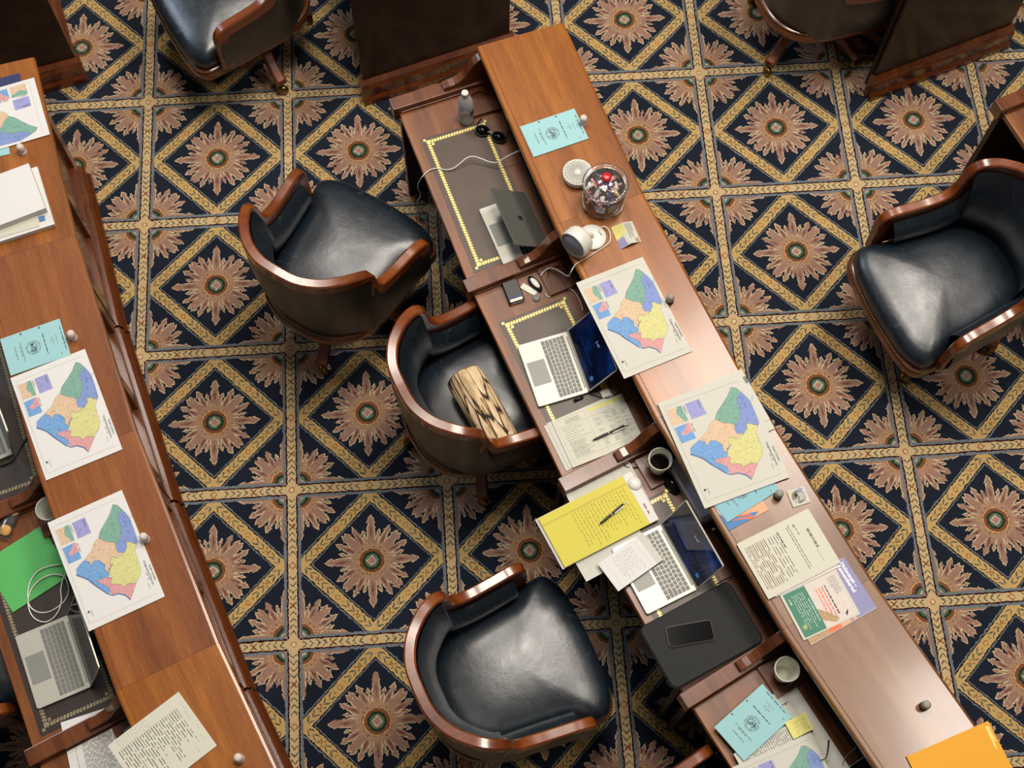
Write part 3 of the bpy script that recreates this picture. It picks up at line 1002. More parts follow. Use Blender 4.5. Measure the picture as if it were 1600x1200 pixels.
# --- papers of the centre row
s = simple('color_flyer', (1100, 764), (1139, 829), .17, .983, 'bluep', 'blue and orange striped flyer poking out below the teal booklet', 'flyer')
s.poly([(.62, 0), (.80, .2), (.86, .50), (.88, 1), (0, 1), (0, 0)], 'paper'); s.poly([(.66, .0), (.80, .2), (.93, .62), (.86, .55)], 'orangep')
s.poly([(.80, .30), (.87, .58), (.93, .80), (1, .62), (1, 1), (.40, 1), (.55, .7)], 'peach'); s.poly([(.80, .0), (.86, .25), (.97, .62), (1, .60), (1, 0)], 'bluep'); s.poly([(.80, .05), (.84, .2), (.965, .66), (1, .62), (1, .55), (.93, .42)], 'orangep')
s.done()
simple('lavender_booklet', (1123, 691), (1168, 762), .14, .9885, 'lav', 'lavender booklet edge showing right of the lower centre map', 'booklet', .002).done()
s = simple('clipped_letter', (1057, 621), (1099, 698), .279, .9895, 'paper', 'blank-topped white letter with a dark clip, under the lower centre map', 'paper', .001, .225)
r = random.Random(11); s.words(.2, .8, .86, .002, 'inkl', r); s.words(.3, .7, .80, .002, 'inkl', r); s.disc(.16, .91, .004, 'inkl', .0034)
s.rect(.14, .955, .27, 1.0, 'inkg')
s.done()
simple('white_sheet', (1066, 640), (1104, 708), .279, .9875, 'paper', 'second white sheet showing just under the clipped letter', 'paper', .0008, .216).done()
s = simple('typed_resolution', (1151, 850), (1200, 937), None, .992, 'paperc', 'typed page with many ruled lines, top of its stack on the centre ledge', 'paper', .004, p3=(1262, 793))
r = random.Random(2)
s.words(.28, .62, .84, .010, 'inkg', r, 1, .010)
for y, a, c in ((.73, .12, .32), (.715, .12, .18), (.66, .10, .85), (.63, .12, .88)): s.words(a, c, y, .0022, 'ink', r)
s.words(.12, .40, .50, .004, 'ink', r); s.words(.64, .86, .83, .0016, 'inkg', r)
for y in (.475, .44, .40, .365): s.words(.14, .86, y, .002, 'ink', r, r.uniform(.8, 1), .03)
for i in range(10): s.words(.12, .88, .315 - i * .026, .0022, 'inkr' if i % 2 else 'ink', r, 1, .05)
s.words(.12, .86, .055, .002, 'ink', r)
s.done()
simple('white_sheet', (1165, 848), (1213, 936), .262, .9875, 'paperw', 'white sheet just beneath the typed page, showing at its right edge', 'paper', .002, .222).done()
s = simple('green_flyer', (1218, 930), (1255.6, 1001), None, .9855, 'paper', 'small flyer with a green lower half, partly under the typed page', 'flyer', .001, p3=(1305.6, 889))
s.rect(.03, .04, .97, .42, 'greenp'); s.rect(.03, .42, .97, .96, 'pinkw')
for i in range(6): s.words(.12, .90, .33 - i * .035, .0016, 'paperw', r, r.uniform(.8, 1), .02)
s.words(.3, .8, .375, .003, 'paperw', r); s.words(.16, .30, .09, .004, 'paperw', r); s.disc(.78, .12, .009, 'yellow', .0075); s.disc(.78, .12, .004, 'sticky')
for i, l in enumerate((.62, .70, .55, .60)): s.words(.2, .2 + l, .70 - i * .052, .0045, 'orangep' if i else 'ink', r, 1, .012)
s.block(.08, .45, .80, .92, 6, .0018, 'inkg', 4)
s.poly([(.80, .86), (.86, .80), (.93, .80), (.89, .82), (.87, .84)], 'ink'); s.poly([(.55, .42), (.80, .42), (.94, .60), (.90, .68), (.75, .60)], 'sand')
s.done()
s = simple('memorial_flyer', (1217, 927.5), (1268, 1007.5), None, .984, 'lav', 'sunset flyer lettered Holocaust Remembered, beneath the green flyer', 'flyer', .001, p3=(1320, 872))
s.rect(0, 0, 1, .30, 'sand'); s.rect(0, .30, 1, .48, 'orangep'); s.rect(0, .48, 1, .62, 'peach'); s.poly([(0, .62), (.55, .62), (1, .66), (1, .70), (.3, .80), (0, .84)], 'peach')
s.text('Holocaust \u2013', .05, .905, .0205, 'brightw', True); s.text('Remembered', .06, .846, .0205, 'brightw', True)
s.line(0, .004, 0, .996, .0012, 'paperw'); s.line(.996, 0, .996, 1, .0015, 'paperw'); s.poly([(.52, .70), (.60, .66), (.58, .70), (.63, .73)], 'inkg')
s.done()
s = simple('drink_coaster', (1229, 767.5), (1239.5, 793), None, .985, 'paper', 'small square coaster with a grey oval design near the ledge edge', 'coaster', .004, p3=(1256, 759))
s.disc(.5, .5, .026, 'inkg', n=20); s.disc(.5, .62, .016, 'inkl'); s.disc(.36, .4, .007, 'ink', n=9); s.disc(.55, .42, .008, 'ink', .005); s.disc(.7, .3, .009, 'inkl')
s.poly([(.05, .1), (.25, .02), (.35, .12), (.12, .25)], 'd_yellow'); s.poly([(.02, .6), (.15, .55), (.22, .8), (.1, .9)], 'd_purple'); s.poly([(.8, .8), (.95, .7), (.92, .95)], 'peach')
s.done()
# golden plastic folder at the bottom right corner
s = simple('golden_folder', (1598, 1230), (1553, 1144), .32, .9875, 'orange_env', 'golden yellow plastic folder at the bottom right corner of the ledge', 'folder', .004, .24)
s.disc(.12, .05, .004, 'black', n=12); s.disc(.12, .05, .0055, 'brass', .004)
for q in ([(.93, .02), (.95, .06), (.62, .07), (.60, .055)], [(.90, .03), (.93, .05), (.70, .03), (.70, .022)]): s.poly(q, 'sticky')
s.done()

# --- desk B papers
for i, (dx, dy) in enumerate(((-9, 9), (-5, 5))):
    simple('white_sheet', (895 + dx - 1, 731 + dy - 4), (1000 + dx, 680 + dy), .205, .7435 + i * .002, 'paper',
           ('bottom sheet of the pile under the spreadsheet page', 'middle sheet of the pile under the spreadsheet page')[i], 'paper', .0014).done()
s = simple('spreadsheet_page', (895, 731), (1002, 679), None, .7505, 'paperc', 'printed spreadsheet page with a pen lying on it', 'paper', .002, p3=(867, 656))
r = random.Random(8)
s.rect(.50, .90, .98, .965, 'sticky')
for x in (.04, .44, .52, .76, .87): s.line(x, .04, x, .95, .0006, 'inkg')
for y in (.80, .96, .30, .12): s.line(.04, y, .98, y, .0006, 'inkg')
for i in range(4): s.words(.16, .36, .91 - i * .025, .0014, 'ink', r)
for i in range(6): s.words(.08, .42, .76 - i * .05, .0016, 'inkg', r, r.uniform(.5, 1))
for i in range(14): s.words(.10, .42, .46 - i * .024, .0014, 'inkg', r, r.uniform(.5, .9))
for x in (.53, .67, .78, .89):
    for i in range(18):
        if r.random() < .75: s.words(x, x + .08, .76 - i * .034, .0015, 'inkg', r, r.uniform(.5, 1), .01)
s.done()


def pen(name, a, c, za, zc, label, body='black'):
    A = U(*a, za); C = U(*c, zc); d = C - A; L = d.length
    t = D.objects.new(name, None); COL.objects.link(t); t.location = A; tag(t, label, 'pen')
    t.rotation_euler = d.to_track_quat('Z', 'X').to_euler()
    b = MB(); b.lathe([(.0012, 0), (.0042, .012), (.005, .03), (.005, L * .82), (.0042, L * .9)], 14); b.build('barrel', M[body], t)
    b = MB(); b.lathe([(.0006, -.004), (.0024, .008), (.0044, .016)], 12); b.lathe([(.0054, L * .44), (.0054, L * .47)], 14); b.lathe([(.003, L * .9), (.003, L * .985), (.002, L)], 12); b.build('metal_trim', M['silver'], t)
    b = MB(); b.box(-.0016, .005, L * .55, .0016, .008, L * .9); b.build('clip', M['silver'], t)
    return t


pen('ballpoint_pen', (926, 688), (981, 663), .7565, .7565, 'black pen with silver trim lying on the spreadsheet page')

# --- desk C papers
s = simple('printed_page', (880, 764), (919, 842), None, .7515, 'paper', 'printed white page above and right of the yellow legal pad', 'paper', .002, p3=(983, 720))
r = random.Random(3)
for i in range(30): s.words(.06, .94, .96 - i * .03, .0015, 'inkl', r, r.uniform(.4, .9))
s.line(.05, .84, .95, .84, .0006, 'inkg'); s.line(.05, .70, .95, .70, .0006, 'inkg'); s.line(.3, .7, .3, .98, .0006, 'inkg')
s.done()
simple('white_sheet', (836, 812), (879, 890), .25, .754, 'paper', 'white sheet edging out at the left below the legal pad', 'paper', .001).done()
s = simple('printed_page', (872, 833), (911, 900), .279, .748, 'paper', 'white page showing below the lower edge of the legal pad', 'paper', .001, .216)
for i in range(14): s.words(.55, .96, .5 - i * .03, .0015, 'inkl', r, r.uniform(.4, .9))
s.done()
s = simple('legal_pad', (841, 810), (882, 887), None, .764, 'yellow', 'yellow legal pad covered in handwriting, hanging over the desk edge', 'notepad', .007, p3=(985, 735))
for i in range(34): s.line(0, .86 - i * .0262, 1, .86 - i * .0262, .0005, 'yline')
s.line(.15, 0, .15, .90, .0006, 'inkr'); s.line(.17, 0, .17, .90, .0006, 'inkr')
rr = random.Random(6)
for i in range(17): s.scrawl(.20, .20 + rr.uniform(.45, .74), .845 - i * .034, .0027, 'ink', rr, .0008)
s.rect(0, .905, 1, 1, 'paperw'); s.words(.62, .86, .94, .006, 'inkr', rr, 1, .02)
s.done()
pen('ballpoint_pen', (937, 819), (977, 785), .772, .772, 'black pen lying on the yellow legal pad')
s = simple('note_pad', (934, 881), (966, 924), None, .772, 'paperw', 'small white note pad with handwriting beside the lower laptop keyboard', 'notepad', .004, p3=(1004, 832))
rr = random.Random(9)
for i in range(9): s.scrawl(.12, .12 + rr.uniform(.5, .8), .66 - i * .048, .003, 'inkg', rr)
s.line(.04, .12, .96, .12, .0005, 'inkl'); s.line(.04, .78, .96, .78, .0005, 'inkl'); s.rect(0, .87, 1, 1, 'paper')
s.done()
# binder of papers standing against the back of desk C
M['binder'] = plain('grey_lavender_card', '#b9b6c6', 0.6)
bd = Sheet('paper_binder', (1043, 722), (1097, 815), .085, .80, [M['binder']], .055, label='thick grey-lavender binder of papers tucked under the centre ledge', cat='binder')
bd.b.box(.0, -.004, -.001, bd.w, .0, .056, bd.mi('grey')); bd.b.box(bd.w - .015, 0, .055, bd.w, bd.h, .058, bd.mi('grey'))
bd.done()
# --- desk D papers
s = simple('printed_page', (1158, 1116), (1238, 1240), .23, .752, 'paper', 'long pale sheet against the back of the lowest centre desk', 'paper', .003, .36); s.done()
s = simple('spiral_report', (1174, 1132), (1234, 1226), .165, .760, 'paper', 'spiral-bound report with black comb below the empty cup', 'report', .006)
for i in range(9): s.rect(.0, .08 + i * .1, .022, .125 + i * .1, 'black')
s.line(.0, .02, .0, .98, .003, 'black')
s.done()
s = simple('ruled_page', (1146, 1178), (1180, 1240), .25, .767, 'paper', 'white typed page under the blue booklet at the bottom', 'paper', .001, .216)
r = random.Random(5)
for i in range(26): s.words(.04, .6, .97 - i * .034, .002, 'ink', r, r.uniform(.3, .9), .02)
s.done()
s = simple('sticky_note', (1226, 1129), (1240, 1155), .085, .7755, 'sticky', 'yellow sticky note with a scribble below the empty cup', 'note', .0006)
rr = random.Random(12)
for i in range(6): s.scrawl(.15, .85, .85 - i * .11, .004, 'inkg', rr, .0008)
s.done()

# --- left row papers
s = simple('typed_page', (168, 1165), (223, 1243), None, .984, 'paperc', 'typed page with pencilled notes, slanted on the bottom left ledge', 'paper', .001, .235, p3=(280, 1082))
r = random.Random(6)
for i in range(26):
    s.words(.18, .9, .86 - i * .032, .0022, 'ink' if i % 4 else 'inkg', r, r.uniform(.45, .95), .03)
rr = random.Random(2)
for i in range(12): s.scrawl(.02, .14 + rr.uniform(0, .1), .5 - i * .035, .002, 'inkl', rr, .0007)
for x, y in ((.3, .93), (.55, .95), (.7, .92), (.15, .95), (.8, .8)): s.scrawl(x, x + .1, y, .004, 'inkl', rr, .0007)
s.done()
s = simple('typed_page', (94.6, 1129), (112, 1212), .262, .7475, 'paperw', 'white page with one dense grey text block, under the slanted typed page', 'paper', .001, .235)
s.words(.1, .8, .12, .002, 'inkg', r); s.block(.16, .95, .22, .62, 22, .0026, 'inkg', 3, .9, .02); s.block(.14, .8, .66, .76, 5, .0022, 'ink', 8); s.words(.14, .4, .88, .003, 'ink', r)
s.done()
simple('navy_book', (30, 114), (-26, 129), .14, .985, 'navyp', 'dark navy booklet behind the upside-down map at the left edge', 'booklet', .004, .2).done()
simple('cyan_sheet', (-41, 253), (15.6, 240.6), .12, .983, 'cyan', 'pale cyan sheet poking out below the upside-down map', 'paper', .001).done()
simple('paper_stack', (85, 350), (58, 260), .30, 1.002, 'paperw', 'lower white paper stack, beneath the thick top stack at the left edge', 'paper stack', .021).done()
s = simple('cream_sheet', (62, 353), (56, 330), .20, 1.0045, 'paperc', 'cream sheet poking out between the two white paper stacks', 'paper', .0012, .1)
s.done()
s = simple('paper_label', (71, 344), (69, 336), .024, 1.0045, 'bluep', 'small blue printed slip on the lower white stack', 'slip', .0008); s.done()
simple('paper_stack', (71, 325), (44.4, 255), .29, 1.036, 'paperw', 'thick blank white paper stack on top of the pile at the left edge', 'paper stack', .030).done()
s = simple('green_folder', (20, 957), (112, 897.5), .235, .746, 'green', 'bright green folder on the left desk above the open laptop', 'folder', .003)
s.b.box(0, 0, .003, s.w, s.h, .0036, s.mi('green')); s.done()

# ---------------------------------------------------------------- laptops
def laptop(p0, p1, p3, z, opening, label, lidlen=None, keyb='key', logo=False, clock=None, scr=True, lidmat='silver'):
    O = U(*p0, z); E1 = U(*p1, z) - O; E3 = U(*p3, z) - O
    w, d = E1.length, E3.length
    ang = math.atan2(E1.y, E1.x); a3 = math.atan2(E3.y, E3.x) - math.pi / 2
    ang += ((a3 - ang + math.pi) % (2 * math.pi) - math.pi) / 2
    t = thing('laptop', (O.x, O.y, z - .014), ang, label, 'laptop', 'open laptops')
    rc = .008
    def rrect(x0, y0, x1, y1, r):
        out = []
        for cx, cy, a0 in ((x1 - r, y0 + r, -90), (x1 - r, y1 - r, 0), (x0 + r, y1 - r, 90), (x0 + r, y0 + r, 180)):
            for k in range(5): a = R_(a0 + k * 22.5); out.append((cx + r * math.cos(a), cy + r * math.sin(a)))
        return out
    b = MB(); b.prism(rrect(0, 0, w, d, rc), 0, .014); b.build('base', M['silver'], t, .0015)
    b = MB(); b.box(w * .31, d * .055, .0142, w * .69, d * .40, .0147); b.build('trackpad', M['pad'], t)
    b = MB(); rows = 6; y0, y1 = d * .44, d * .90
    for rI in range(rows):
        ya = y0 + (y1 - y0) * rI / rows + .0012; yb = y0 + (y1 - y0) * (rI + 1) / rows - .0012
        ws = [[1, 1, 1, 5.2, 1, 1, 1, 1, 1], [2, 1, 1, 1, 1, 1, 1, 1, 1, 1, 1, 2.2], [1.6, 1, 1, 1, 1, 1, 1, 1, 1, 1, 1, 1.8], [1.4, 1, 1, 1, 1, 1, 1, 1, 1, 1, 1, 1, 1, 1.2], [1] * 13 + [1.4], [1] * 14][rI]
        tot = sum(ws); x = w * .045; W = w * .91
        for q in ws:
            xe = x + W * q / tot; b.box(x + .0012, ya, .0141, xe - .0012, yb, .0156); x = xe
    b.build('keyboard', M[keyb], t)
    b = MB(); b.box(w * .08, d * .945, .0141, w * .92, d * .975, .0155); b.build('hinge_bar', M['pad'], t)
    L = lidlen or d
    lid = D.objects.new('lid', None)
    b = MB(); b.prism(rrect(0, 0, w, L, rc), -.006, 0)
    lid = b.build('lid', M[lidmat], t, .001); lid.location = (0, d - .003, .0175)
    # closed = folded over the keyboard (rotation 180); display on the side facing up when flat open
    lid.rotation_euler = (math.pi - R_(opening), 0, 0)
    b = MB(); b.box(.005, .012, .0001, w - .005, L - .005, .0006)
    dm = [M['screen'] if scr else M['gloss'], M['glowtext'], M['glowblue']]
    if clock:
        vs, fs = text_mesh(clock); b.add([(w * .44 + v[0] * .018, L * .70 + v[1] * .018, .0009) for v in vs], fs, 1)
        for i in range(14): b.box(w * (.22 + i * .035), L * .34, .0007, w * (.245 + i * .035), L * .345, .0009, 2)
        b.lathe([(.010, .0007), (.010, .0009)], 16, 2, Matrix.Translation((w * .86, L * .22, 0)))
    b.build('display', dm, lid)
    if logo:
        b = MB()
        for i in (0, 1):
            for j in (0, 1): b.box(w * .5 - .011 + i * .0115, L * .5 - .011 + j * .0115, -.0066, w * .5 - .001 + i * .0115, L * .5 - .001 + j * .0115, -.0059)
        b.build('logo', M['black'], lid)
    return t


laptop((748, 327), (785, 415), (819, 301), .757, 41, 'laptop with its grey lid half shut on the top centre desk', logo=True, scr=False, lidmat='lid', keyb='black')
laptop((808, 540), (838, 637), (885, 515), .757, 126, 'open silver laptop with dark blue screen beside the spreadsheet page', .185, clock='2:47')
laptop((955, 857), (1014, 959), (1034, 821), .757, 112, 'open silver laptop between the note pad and the black sleeve', clock='2:47')
laptop((23, 995), (57, 1109), (106, 960), .757, 114, 'open silver laptop below the green folder on the left row', scr=False)
laptop((-103, 633), (-65, 745), (-20, 598), .757, 103, 'laptop at the left edge, only its right corner in view', .20, scr=False)

# ---------------------------------------------------------------- sleeve and phones
def slab(name, p0, p1, p3, z, th, rad, mats, label, cat, bev, top=None, edge=None):
    O = U(*p0, z); E1 = U(*p1, z) - O; E3 = U(*p3, z) - O
    w, d = E1.length, E3.length
    ang = math.atan2(E1.y, E1.x); a3 = math.atan2(E3.y, E3.x) - math.pi / 2
    ang += ((a3 - ang + math.pi) % (2 * math.pi) - math.pi) / 2
    t = thing(name, (O.x, O.y, z - th), ang, label, cat)
    def rr(i):
        out = []
        for cx, cy, a0 in ((w - rad, rad, -90), (w - rad, d - rad, 0), (rad, d - rad, 90), (rad, rad, 180)):
            for k in range(7): a = R_(a0 + k * 15); out.append((cx + (rad - i) * math.cos(a), cy + (rad - i) * math.sin(a)))
        return out
    b = MB(); n = 0
    b.rings([[(x, y, zz) for x, y in rr(i)] for i, zz in ((bev, 0), (0, bev), (0, th - bev), (bev, th))], 0, True, (True, True), False)
    b.build(mats[0], M[mats[1]], t)
    return t, rr, w, d


t, rr, w, d = slab('laptop_sleeve', (1053, 1080), (1195, 999), (998, 981), .792, .026, .028, ('cover', 'sleeve'), 'charcoal laptop sleeve lying over the lower open laptop', 'laptop sleeve', .007)
b = MB()
for zz in (.0268,):
    o1, o2 = rr(.008), rr(.011); n = len(o1)
    b.add([(x, y, zz) for x, y in o1] + [(x, y, zz) for x, y in o2], [(i, (i + 1) % n, n + (i + 1) % n, n + i) for i in range(n)])
b.build('stitching', M['sleeve_edge'], t)
b = MB(); o1, o2 = rr(-.001), rr(-.001); n = len(o1)
b.rings([[(x, y, .010) for x, y in o1], [(x, y, .015) for x, y in o2]], 0, True, (False, False)); b.build('zipper', M['sleeve_edge'], t)
t, rr, w, d = slab('smartphone', (1046, 1012), (1117, 997), (1040, 980), .8015, .009, .012, ('body', 'grey'), 'black smartphone lying on the charcoal laptop sleeve', 'phone', .002)
b = MB(); o1 = rr(.002); b.add([(x, y, .0093) for x, y in o1], [tuple(range(len(o1)))]); b.build('screen', M['gloss'], t)
t, rr, w, d = slab('smartphone', (1350, 1226), (1378, 1212), (1326, 1200), .80, .009, .01, ('body', 'silver'), 'silver-edged phone at the bottom edge below the lowest centre desk papers', 'phone', .002)
t.location = (t.location.x, t.location.y, .748)
b = MB(); o1 = rr(.002); b.add([(x, y, .0093) for x, y in o1], [tuple(range(len(o1)))]); b.build('screen', M['gloss'], t)
t, rr, w, d = slab('black_wallet', (796, 475), (820, 466), (785, 441), .762, .022, .006, ('body', 'black'), 'black wallet-like case with a shiny front edge beside the keys', 'wallet', .004)
b = MB(); b.box(.006, -.001, .006, w - .006, .001, .016); b.box(.008, .004, .0222, w - .008, .016, .0226); b.build('shiny_edge', M['silver'], t)
b = MB(); b.box(.008, .018, .0222, w - .008, .030, .0226); b.build('blue_stripe', M['navyp'], t)

# ---------------------------------------------------------------- keys
def at(p, z): v = U(*p, z); return (v.x, v.y, z)


k0 = U(830, 450, ZS)
t = thing('car_keys', (k0.x, k0.y, ZS), 0, 'car key fob with a white tag and grey disc beside the cup holder', 'keys')
def loc(p, z): v = U(*p, z); return Vector((v.x - k0.x, v.y - k0.y, z - ZS))
a = loc((828, 434), .752); c = loc((844, 452), .752); dd = (c - a); an = math.atan2(dd.y, dd.x)
b = MB(); b.lathe([(.001, -.008), (.85, -.006), (1, 0), (.85, .006), (.001, .008)], 20, 0, Matrix.Translation((a + c) / 2) @ Matrix.Rotation(an, 4, 'Z') @ Matrix.Diagonal((dd.length / 2 + .008, .019, 1, 1)))
b.build('fob', M['black'], t)
b = MB(); b.lathe([(.95, 0), (.9, .0015), (.001, .002)], 20, 0, Matrix.Translation((a + c) / 2 + Vector((0, 0, .0068))) @ Matrix.Rotation(an, 4, 'Z') @ Matrix.Diagonal((dd.length / 2 - .004, .0125, 1, 1)))
b.build('fob_face', M['white'], t)
a = loc((815, 446), .743); c = loc((838, 459), .743); dd = c - a; an = math.atan2(dd.y, dd.x)
b = MB(); b.box(0, -.013, -.0015, dd.length, .013, .0015, 0, Matrix.Translation(a) @ Matrix.Rotation(an, 4, 'Z')); b.build('tag', M['foam'], t, .001)
b = MB(); b.lathe([(.016, 0), (.016, .004), (.012, .007), (.001, .008)], 20, 0, Matrix.Translation(loc((838, 466), .7405))); b.build('disc', M['grey'], t)
b = MB(); b.tube([loc((838, 458), .747), loc((842, 462), .747), loc((838, 466), .749)], .0012); b.build('ring', M['silver'], t)

# ---------------------------------------------------------------- cups
def dl(P, ang, u, v, z):
    a = R_(ang); return (P[0] + u * math.cos(a) - v * math.sin(a), P[1] + u * math.sin(a) + v * math.cos(a), z)


def cup(loc_, label, coffee=False, hh=.112):
    t = thing('foam_cup', loc_, 0, label, 'cup', 'white foam cups')
    b = MB(); r0, r1 = .031, .046
    b.lathe([(r0, 0), (r1 - .001, hh - .006), (r1 + .001, hh - .004), (r1 + .001, hh), (r1 - .002, hh + .001), (r1 - .004, hh - .003), (r0 - .001, .006), (.001, .005)], 40, 0, None, (True, False))
    b.build('cup_wall', M['foam'], t)
    if coffee:
        b = MB(); zc = hh * .62; rc = r0 + (r1 - r0) * .62 - .0035; b.lathe([(rc, zc), (.001, zc + .0001)], 40, 0, None, (False, False)); b.build('coffee', M['coffee'], t)
    return t


cup(dl(PC, AC, .129, .372, ZS + .005), 'foam cup of black coffee in the cup holder below the spreadsheet page', True)
cup(dl(PD, AD, .129, .372, ZS + .005), 'empty white foam cup in the holder below the black laptop sleeve')
cup(dl(LC, ALC, .129, .372, ZS + .005), 'white foam cup on the left row beside the wrapped cookies')

# ---------------------------------------------------------------- stubs on the ledges
def stub(p, label, tone='stub'):
    q = U(*p, ZL)
    t = thing('ledge_microphone', (q.x, q.y, ZL), 0, label, 'microphone', 'small rounded microphones on the ledges')
    b = MB(); b.lathe([(.0165, 0), (.0165, .004), (.0145, .010), (.0140, .016)], 22); b.build('collar', M['stubd' if tone != 'stub' else tone], t)
    b = MB(); b.lathe([(.0140, .0158), (.0152, .022), (.0156, .034), (.0148, .043), (.0115, .0495), (.006, .052), (.001, .0525)], 22); b.build('foam_tip', M[tone], t)
    return t


for p, lab, tone in (((911, 193), 'small white stub microphone beside the top blue booklet', 'stub'), ((1046, 471), 'small grey-green stub microphone beside the upper centre map', 'stubg'),
                     ((1215, 776), 'small grey stub microphone between the teal booklet and the coaster', 'stubg'), ((1443, 1104), 'lone grey stub microphone near the golden folder', 'stubg'),
                     ((36, 238), 'small white stub microphone below the upside-down map', 'stub'), ((115, 528), 'small white stub microphone beside the left blue booklet', 'stub'),
                     ((228, 843), 'small white stub microphone at the corner of the lower left map', 'stub'), ((375, 1186), 'white stub microphone at the bottom of the left row', 'stub')):
    stub(p, lab, tone)

# ---------------------------------------------------------------- log-shaped cushion
A = U(729, 596, .612); B = U(782, 690, .612)
d = (B - A); L = d.length + .05; d.normalize()
t = thing('log_cushion', ((A.x + B.x) / 2, (A.y + B.y) / 2, .615), 0, 'bolster cushion printed like a cut log, lying on the chair seat', 'cushion')
t.rotation_euler = d.to_track_quat('Z', 'X').to_euler()
rd = random.Random(2); rs = []
R0 = .078
for k in range(15):
    z = -L / 2 + L * k / 14; e = min(k, 14 - k); rr_ = R0 * (1.0 if e > 1 else (.985 if e == 1 else .93))
    rs.append([((rr_ + .003 * math.sin(5 * a + k * .4) + .002 * math.sin(11 * a)) * math.cos(a), (rr_ + .003 * math.sin(5 * a + k * .4)) * math.sin(a), z) for a in [2 * math.pi * i / 40 for i in range(40)]])
b = MB(); b.rings(rs, 0, True, (False, False)); b.build('log_cover', M['bark'], t)
for sg in (-1, 1):
    b = MB(); b.lathe([(R0 * .93, sg * L / 2), (R0 * .8, sg * (L / 2 + .008)), (R0 * .4, sg * (L / 2 + .013)), (.001, sg * (L / 2 + .014))], 40, 0, None, (False, False)); b.build('cut_end', M['logend'], t)

# ---------------------------------------------------------------- desk A things
q = U(728, 187, ZS)
t = thing('water_bottle', (q.x, q.y, ZS), 0, 'clear plastic water bottle with white cap on the top centre desk', 'bottle')
b = MB(); b.lathe([(.022, .001), (.031, .004), (.0335, .012), (.0325, .03), (.0335, .05), (.032, .07), (.0335, .09), (.0335, .125), (.030, .148), (.020, .170), (.0135, .182), (.0125, .192)], 32, 0, None, (True, False)); b.build('bottle_body', M['pet'], t)
b = MB(); b.lathe([(.0150, .190), (.0152, .206), (.0135, .2085), (.001, .209)], 24); b.build('cap', M['white'], t)
b = MB(); a0 = -.9
b.rings([[(.0340 * math.cos(a), .0340 * math.sin(a), z) for a in [a0 + i * .12 for i in range(9)]] for z in (.060, .098)], 0, False); b.build('label', M['navyp'], t)

c = U(766, 208, ZS)
t = thing('sunglasses', (c.x, c.y, ZS), 0, 'black sunglasses on the gold-bordered leather near the water bottle', 'sunglasses')
def sl(p, z): v = U(*p, ZS + z); return Vector((v.x - c.x, v.y - c.y, z))
for p, an in (((754, 204), -12), ((779, 214), -26)):
    b = MB(); cc = sl(p, .018)
    b.lathe([(1, 0), (1.0, .003), (.001, .009)], 26, 0, Matrix.Translation(cc) @ Matrix.Rotation(R_(an), 4, 'Z') @ Matrix.Rotation(R_(24), 4, 'X') @ Matrix.Diagonal((.030, .023, 1, 1))); b.build('lens', M['gloss'], t)
    b = MB(); pts = [Matrix.Translation(cc) @ Matrix.Rotation(R_(an), 4, 'Z') @ Matrix.Rotation(R_(24), 4, 'X') @ Vector((.030 * math.cos(a), .023 * math.sin(a), .002)) for a in [i * math.pi / 12 for i in range(25)]]
    b.tube(pts, .0022, 6, 0, 1); b.build('rim', M['black'], t)
b = MB(); b.tube([sl((762, 206), .02), sl((766.5, 206), .024), sl((771, 210), .02)], .0022); b.build('bridge', M['silver'], t)
for a_, b_ in (((744, 201), (752, 185)), ((789, 220), (796, 204))):
    b = MB(); b.tube([sl(a_, .016), sl(((a_[0] + b_[0]) / 2, (a_[1] + b_[1]) / 2 - 3), .010), sl(b_, .003)], .002); b.build('temple', M['black'], t)


def cord(name, pts, r, mat, label, cat='cable', plugs=()):
    P = [U(x, y, z) for x, y, z in pts]; o = P[0]
    t = thing(name, (o.x, o.y, o.z), 0, label, cat)
    b = MB(); b.tube([p - o for p in P], r, 8, 0, 5); b.build('cord', M[mat], t)
    for (x0, y0, z0), (x1, y1, z1), rr_, pm in plugs:
        b = MB(); b.tube([U(x0, y0, z0) - o, U(x1, y1, z1) - o], rr_, 8, 0, 1); b.build('plug', M[pm], t)
    return t


cord('charging_cable', [(806, 238, .80), (795, 243, .79), (783, 250, .778), (776, 254, .772), (765, 253, .768), (752, 248, .774), (740, 244.5, .776), (729, 247, .772), (718, 256, .762), (708, 263, .754), (696, 265.5, .748), (684, 263, .746),
                        (671, 266, .745), (660, 276, .735), (654.5, 285, .66), (653, 294, .58), (657, 302, .52), (656.5, 308, .46), (652.5, 315, .40), (653, 325, .30), (654.5, 338, .18), (653, 348, .10)],
     .0026, 'white', 'white charging cable crossing the top desk leather and hanging off its edge', plugs=(((812, 235, .803), (805, 238.5, .80), .0045, 'white'),))

